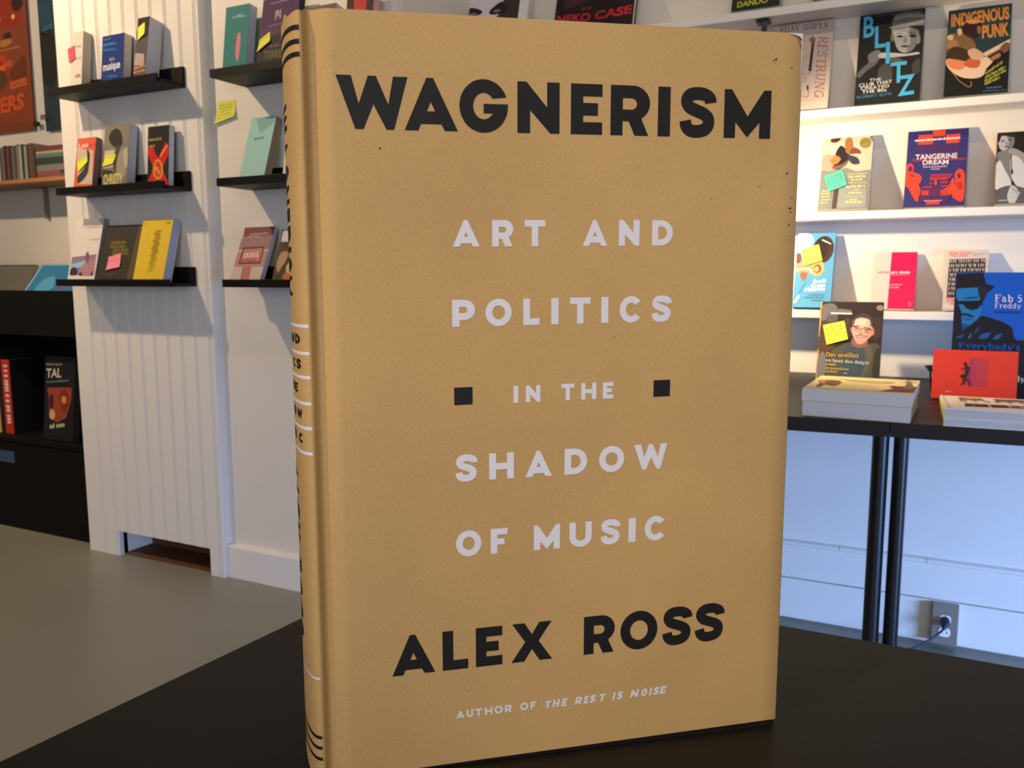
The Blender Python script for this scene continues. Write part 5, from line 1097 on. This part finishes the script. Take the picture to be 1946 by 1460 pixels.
for i, (dy, c, lb) in enumerate(((.0, (92, 88, 82), 'grey record sleeve in clear film left of the bright blue sleeve'), (.035, (58, 50, 44), 'dark brown record sleeve just behind the grey sleeve in the bin'), (.07, (34, 32, 32), 'black record sleeve at the back of the group behind the grey sleeve'))):
    sleeve(lb, (-120, 560), (26-i*2, 560), (-100, 494), 2.35+dy*1.0, .985, 34, c, h=.225+.004*i)
sleeve('dusty blue record sleeve low in the dark cabinet, at the frame edge', (-60, 876), (27, 876), (-40, 840), 2.286, .30, 0, (58, 78, 106), h=.052)
# pine shelf with jewel cases
PZ = at(60, 339, Y=2.60).z
ws_ = thing('wall_shelf', 'narrow pine shelf of jewel cases under the posters at the far left', 'shelf', (-4.1, 2.7, PZ))
mb = MB(); mb.box(-4.9, -3.10, 2.60, 2.799, PZ-.018, PZ, M_WOOD); mb.build('board', ws_, bevel=.001)
bx = at(53, 345, Y=2.7).x
mb = MB(); mb.box(bx-.008, bx+.008, 2.78, 2.799, PZ-.17, PZ-.018, M_STEEL); mb.obox((bx-.006, 2.66, PZ-.024), (.012, 0, 0), (0, .12, 0), (0, 0, .006), M_STEEL); mb.build('bracket', ws_)
cols = [(96, 92, 90), (110, 106, 104), (52, 46, 46), (122, 64, 60), (58, 50, 48), (112, 104, 94), (84, 80, 78), (132, 122, 106), (176, 170, 160), (60, 56, 54), (150, 160, 150), (66, 62, 62), (116, 74, 56), (92, 70, 56)]
nm = ['grey', 'light grey', 'near-black', 'dull red', 'dark brown', 'taupe', 'mid grey', 'beige', 'off-white', 'charcoal', 'pale green', 'slate', 'rust', 'brown']
od = ['first', 'second', 'third', 'fourth', 'fifth', 'sixth', 'seventh', 'eighth', 'ninth', 'tenth', 'eleventh', 'twelfth', 'thirteenth', 'last']
xw = at(0, 320, Y=2.63).x; xe = at(67, 320, Y=2.63).x; st = (xe-xw)/14
for i, (c, n_, o_) in enumerate(zip(cols, nm, od)):
    x = xw+i*st; hh = .158+.012*((i*7) % 5)/5
    t = thing('jewel_case', '%s jewel case, %s from the frame edge in the upright row' % (n_, o_), 'disc case', (x+st/2, 2.7, PZ), 'upright jewel cases on the pine shelf')
    mb = MB(); mb.box(x+.0004, x+st-.0006, 2.63, 2.634, PZ+.0006, PZ+hh, mat('case_spine_%d' % i, c, .35)); mb.build('spine_card', t)
    mb = MB(); mb.box(x+.0004, x+st-.0006, 2.6342, 2.76, PZ+.0006, PZ+hh, mat('case_plastic', (120, 118, 116), .25)); mb.build('case', t)
z_ = PZ+.0006; x0_ = at(70, 320, Y=2.63).x; x1_ = at(121, 320, Y=2.63).x
for i, (hh, c, dx, lb) in enumerate(((.032, (140, 76, 84), .03, 'rose-spined jewel case at the bottom of the flat pile'), (.030, (128, 122, 112), .0, 'beige jewel case second from the bottom of the flat pile'), (.032, (50, 62, 58), .0, 'dark green jewel case in the middle of the flat pile'), (.018, (96, 120, 112), .0, 'pale green jewel case fourth from the bottom of the flat pile'), (.012, (170, 160, 146), .0, 'off-white jewel case second from the top of the flat pile'), (.022, (112, 58, 54), .0, 'maroon jewel case on top of the flat pile'))):
    t = thing('jewel_case', lb+' on the pine shelf', 'disc case', ((x0_+x1_)/2, 2.7, z_), 'piled jewel cases on the pine shelf')
    mb = MB(); mb.box(x0_, x1_-dx, 2.63, 2.634, z_, z_+hh-.0006, mat('pile_spine_%d' % i, c, .4)); mb.build('spine_card', t)
    mb = MB(); mb.box(x0_, x1_-dx, 2.6342, 2.76, z_, z_+hh-.0006, mat('case_plastic', (120, 118, 116), .25)); mb.build('case', t); z_ += hh
# posters
def poster(label, quad_px, Y, art, qd, col):
    P = [at(x, y, Y=Y) for x, y in quad_px]    # BL BR TR TL
    O = P[0]; ux_ = Vector((1, 0, 0)); w_ = P[1].x-P[0].x; h_ = P[3].z-P[0].z
    fr = (O, ux_, UZ, Vector((0, -1, 0)), w_, h_)
    t = thing('poster', label, 'poster', O+ux_*(w_/2), 'posters at the far left')
    mb = MB(); mb.obox(O, ux_*w_, UZ*h_, Vector((0, .0015, 0)), mat('poster_%02x%02x%02x' % tuple(col), col, .5, .4, noise=.1, nscale=8)); A = Art(mb, fr, qd); art(A); mb.build('sheet', t)
    return t, fr
zk = sc(0, 0, 5.121)
def art(A):
    O1 = (196, 96, 40)
    A.blob([(0, 0), (120, -20), (190, 60), (200, 200), (120, 240), (20, 200)], (150, 50, 30)); A.blob([(130, 20), (190, 10), (215, 60), (180, 110), (140, 90)], (56, 34, 26)); A.blob([(60, 300), (110, 270), (125, 320), (90, 350)], (60, 40, 26)); A.blob([(20, 350), (110, 330), (130, 370), (60, 400)], (176, 120, 60)); A.line([(0, 436), (200, 412)], 20, (150, 110, 52)); A.ell(28, 155, 14, 22, (240, 180, 90)); A.ell(142, 150, 14, 22, (240, 180, 90)); A.ell(50, 500, 30, 30, (200, 66, 36)); A.ell(100, 560, 44, 34, (190, 84, 44)); A.ell(45, 600, 36, 30, (230, 90, 50)); A.blob([(120, 640), (230, 500), (250, 700), (140, 720)], (110, 52, 28)); A.poly([(115, 745), (250, 705), (262, 780), (120, 820)], O1); A.words(135, 790, 250, 762, 28, (150, 80, 40), 2); A.blob([(0, 640), (60, 620), (90, 720), (40, 800), (0, 780)], (90, 60, 34))
    A.text('ERS', 30, 1062, 240, 1020, 160, (206, 86, 38), .04); A.poly([(-200, 1290), (320, 1275), (310, 1180), (-200, 1200)], (124, 62, 34)); A.blob([(0, 1100), (30, 1080), (20, 1140), (0, 1140)], (190, 70, 40)); A.text('TRAVEL', -210, 1075, 5, 1064, 160, (206, 86, 38), .04) if False else None
tA, frA = poster('orange and brown film-style poster at the left edge of the frame', [(-60, 262), (66, 248), (66, -60), (-60, -60)], 2.785, art, [(-310, 1342), (338, 1270), (205, -300), (-310, -300)], (136, 60, 28))
def art(A): A.blob([(350, 120), (450, 100), (500, 200), (500, 390), (460, 410), (400, 380), (360, 300)], (38, 78, 98)); A.blob([(420, 380), (510, 330), (515, 400), (450, 412)], (44, 104, 122)); A.blob([(340, 330), (390, 350), (400, 420), (520, 420), (540, 900), (370, 800)], (36, 38, 36)); A.line([(462, 0), (472, 90), (500, 95)], 10, (150, 150, 150))
tB, frB = poster('dark blue poster between the orange poster and the grooved white boards', [(88, 250), (119, 246), (100, -60), (62, -60)], 2.785, art, [(455, 1270), (600, 1250), (508, -300), (318, -300)], (30, 52, 68))
for lb, (x, y), col in (('small black clip on the lower corner of the orange poster', (69, 236), (34, 30, 28)), ('small grey clip on the lower corner of the dark blue poster', (83, 223), (120, 112, 104))):
    P = at(x, y, Y=2.775); mb = MB(); mb.prism([(P.y-.004, P.z-.012), (P.y+.010, P.z-.008), (P.y+.010, P.z+.008), (P.y-.004, P.z+.012)], mat('clip_%d' % x, col, .35), 'x', P.x-.02, P.x+.016)
    tag(mb.build('poster_clip', loc=P), lb, 'clip', 'poster clips')
for o in bpy.data.objects:
    if '_o' in o.keys(): del o['_o']
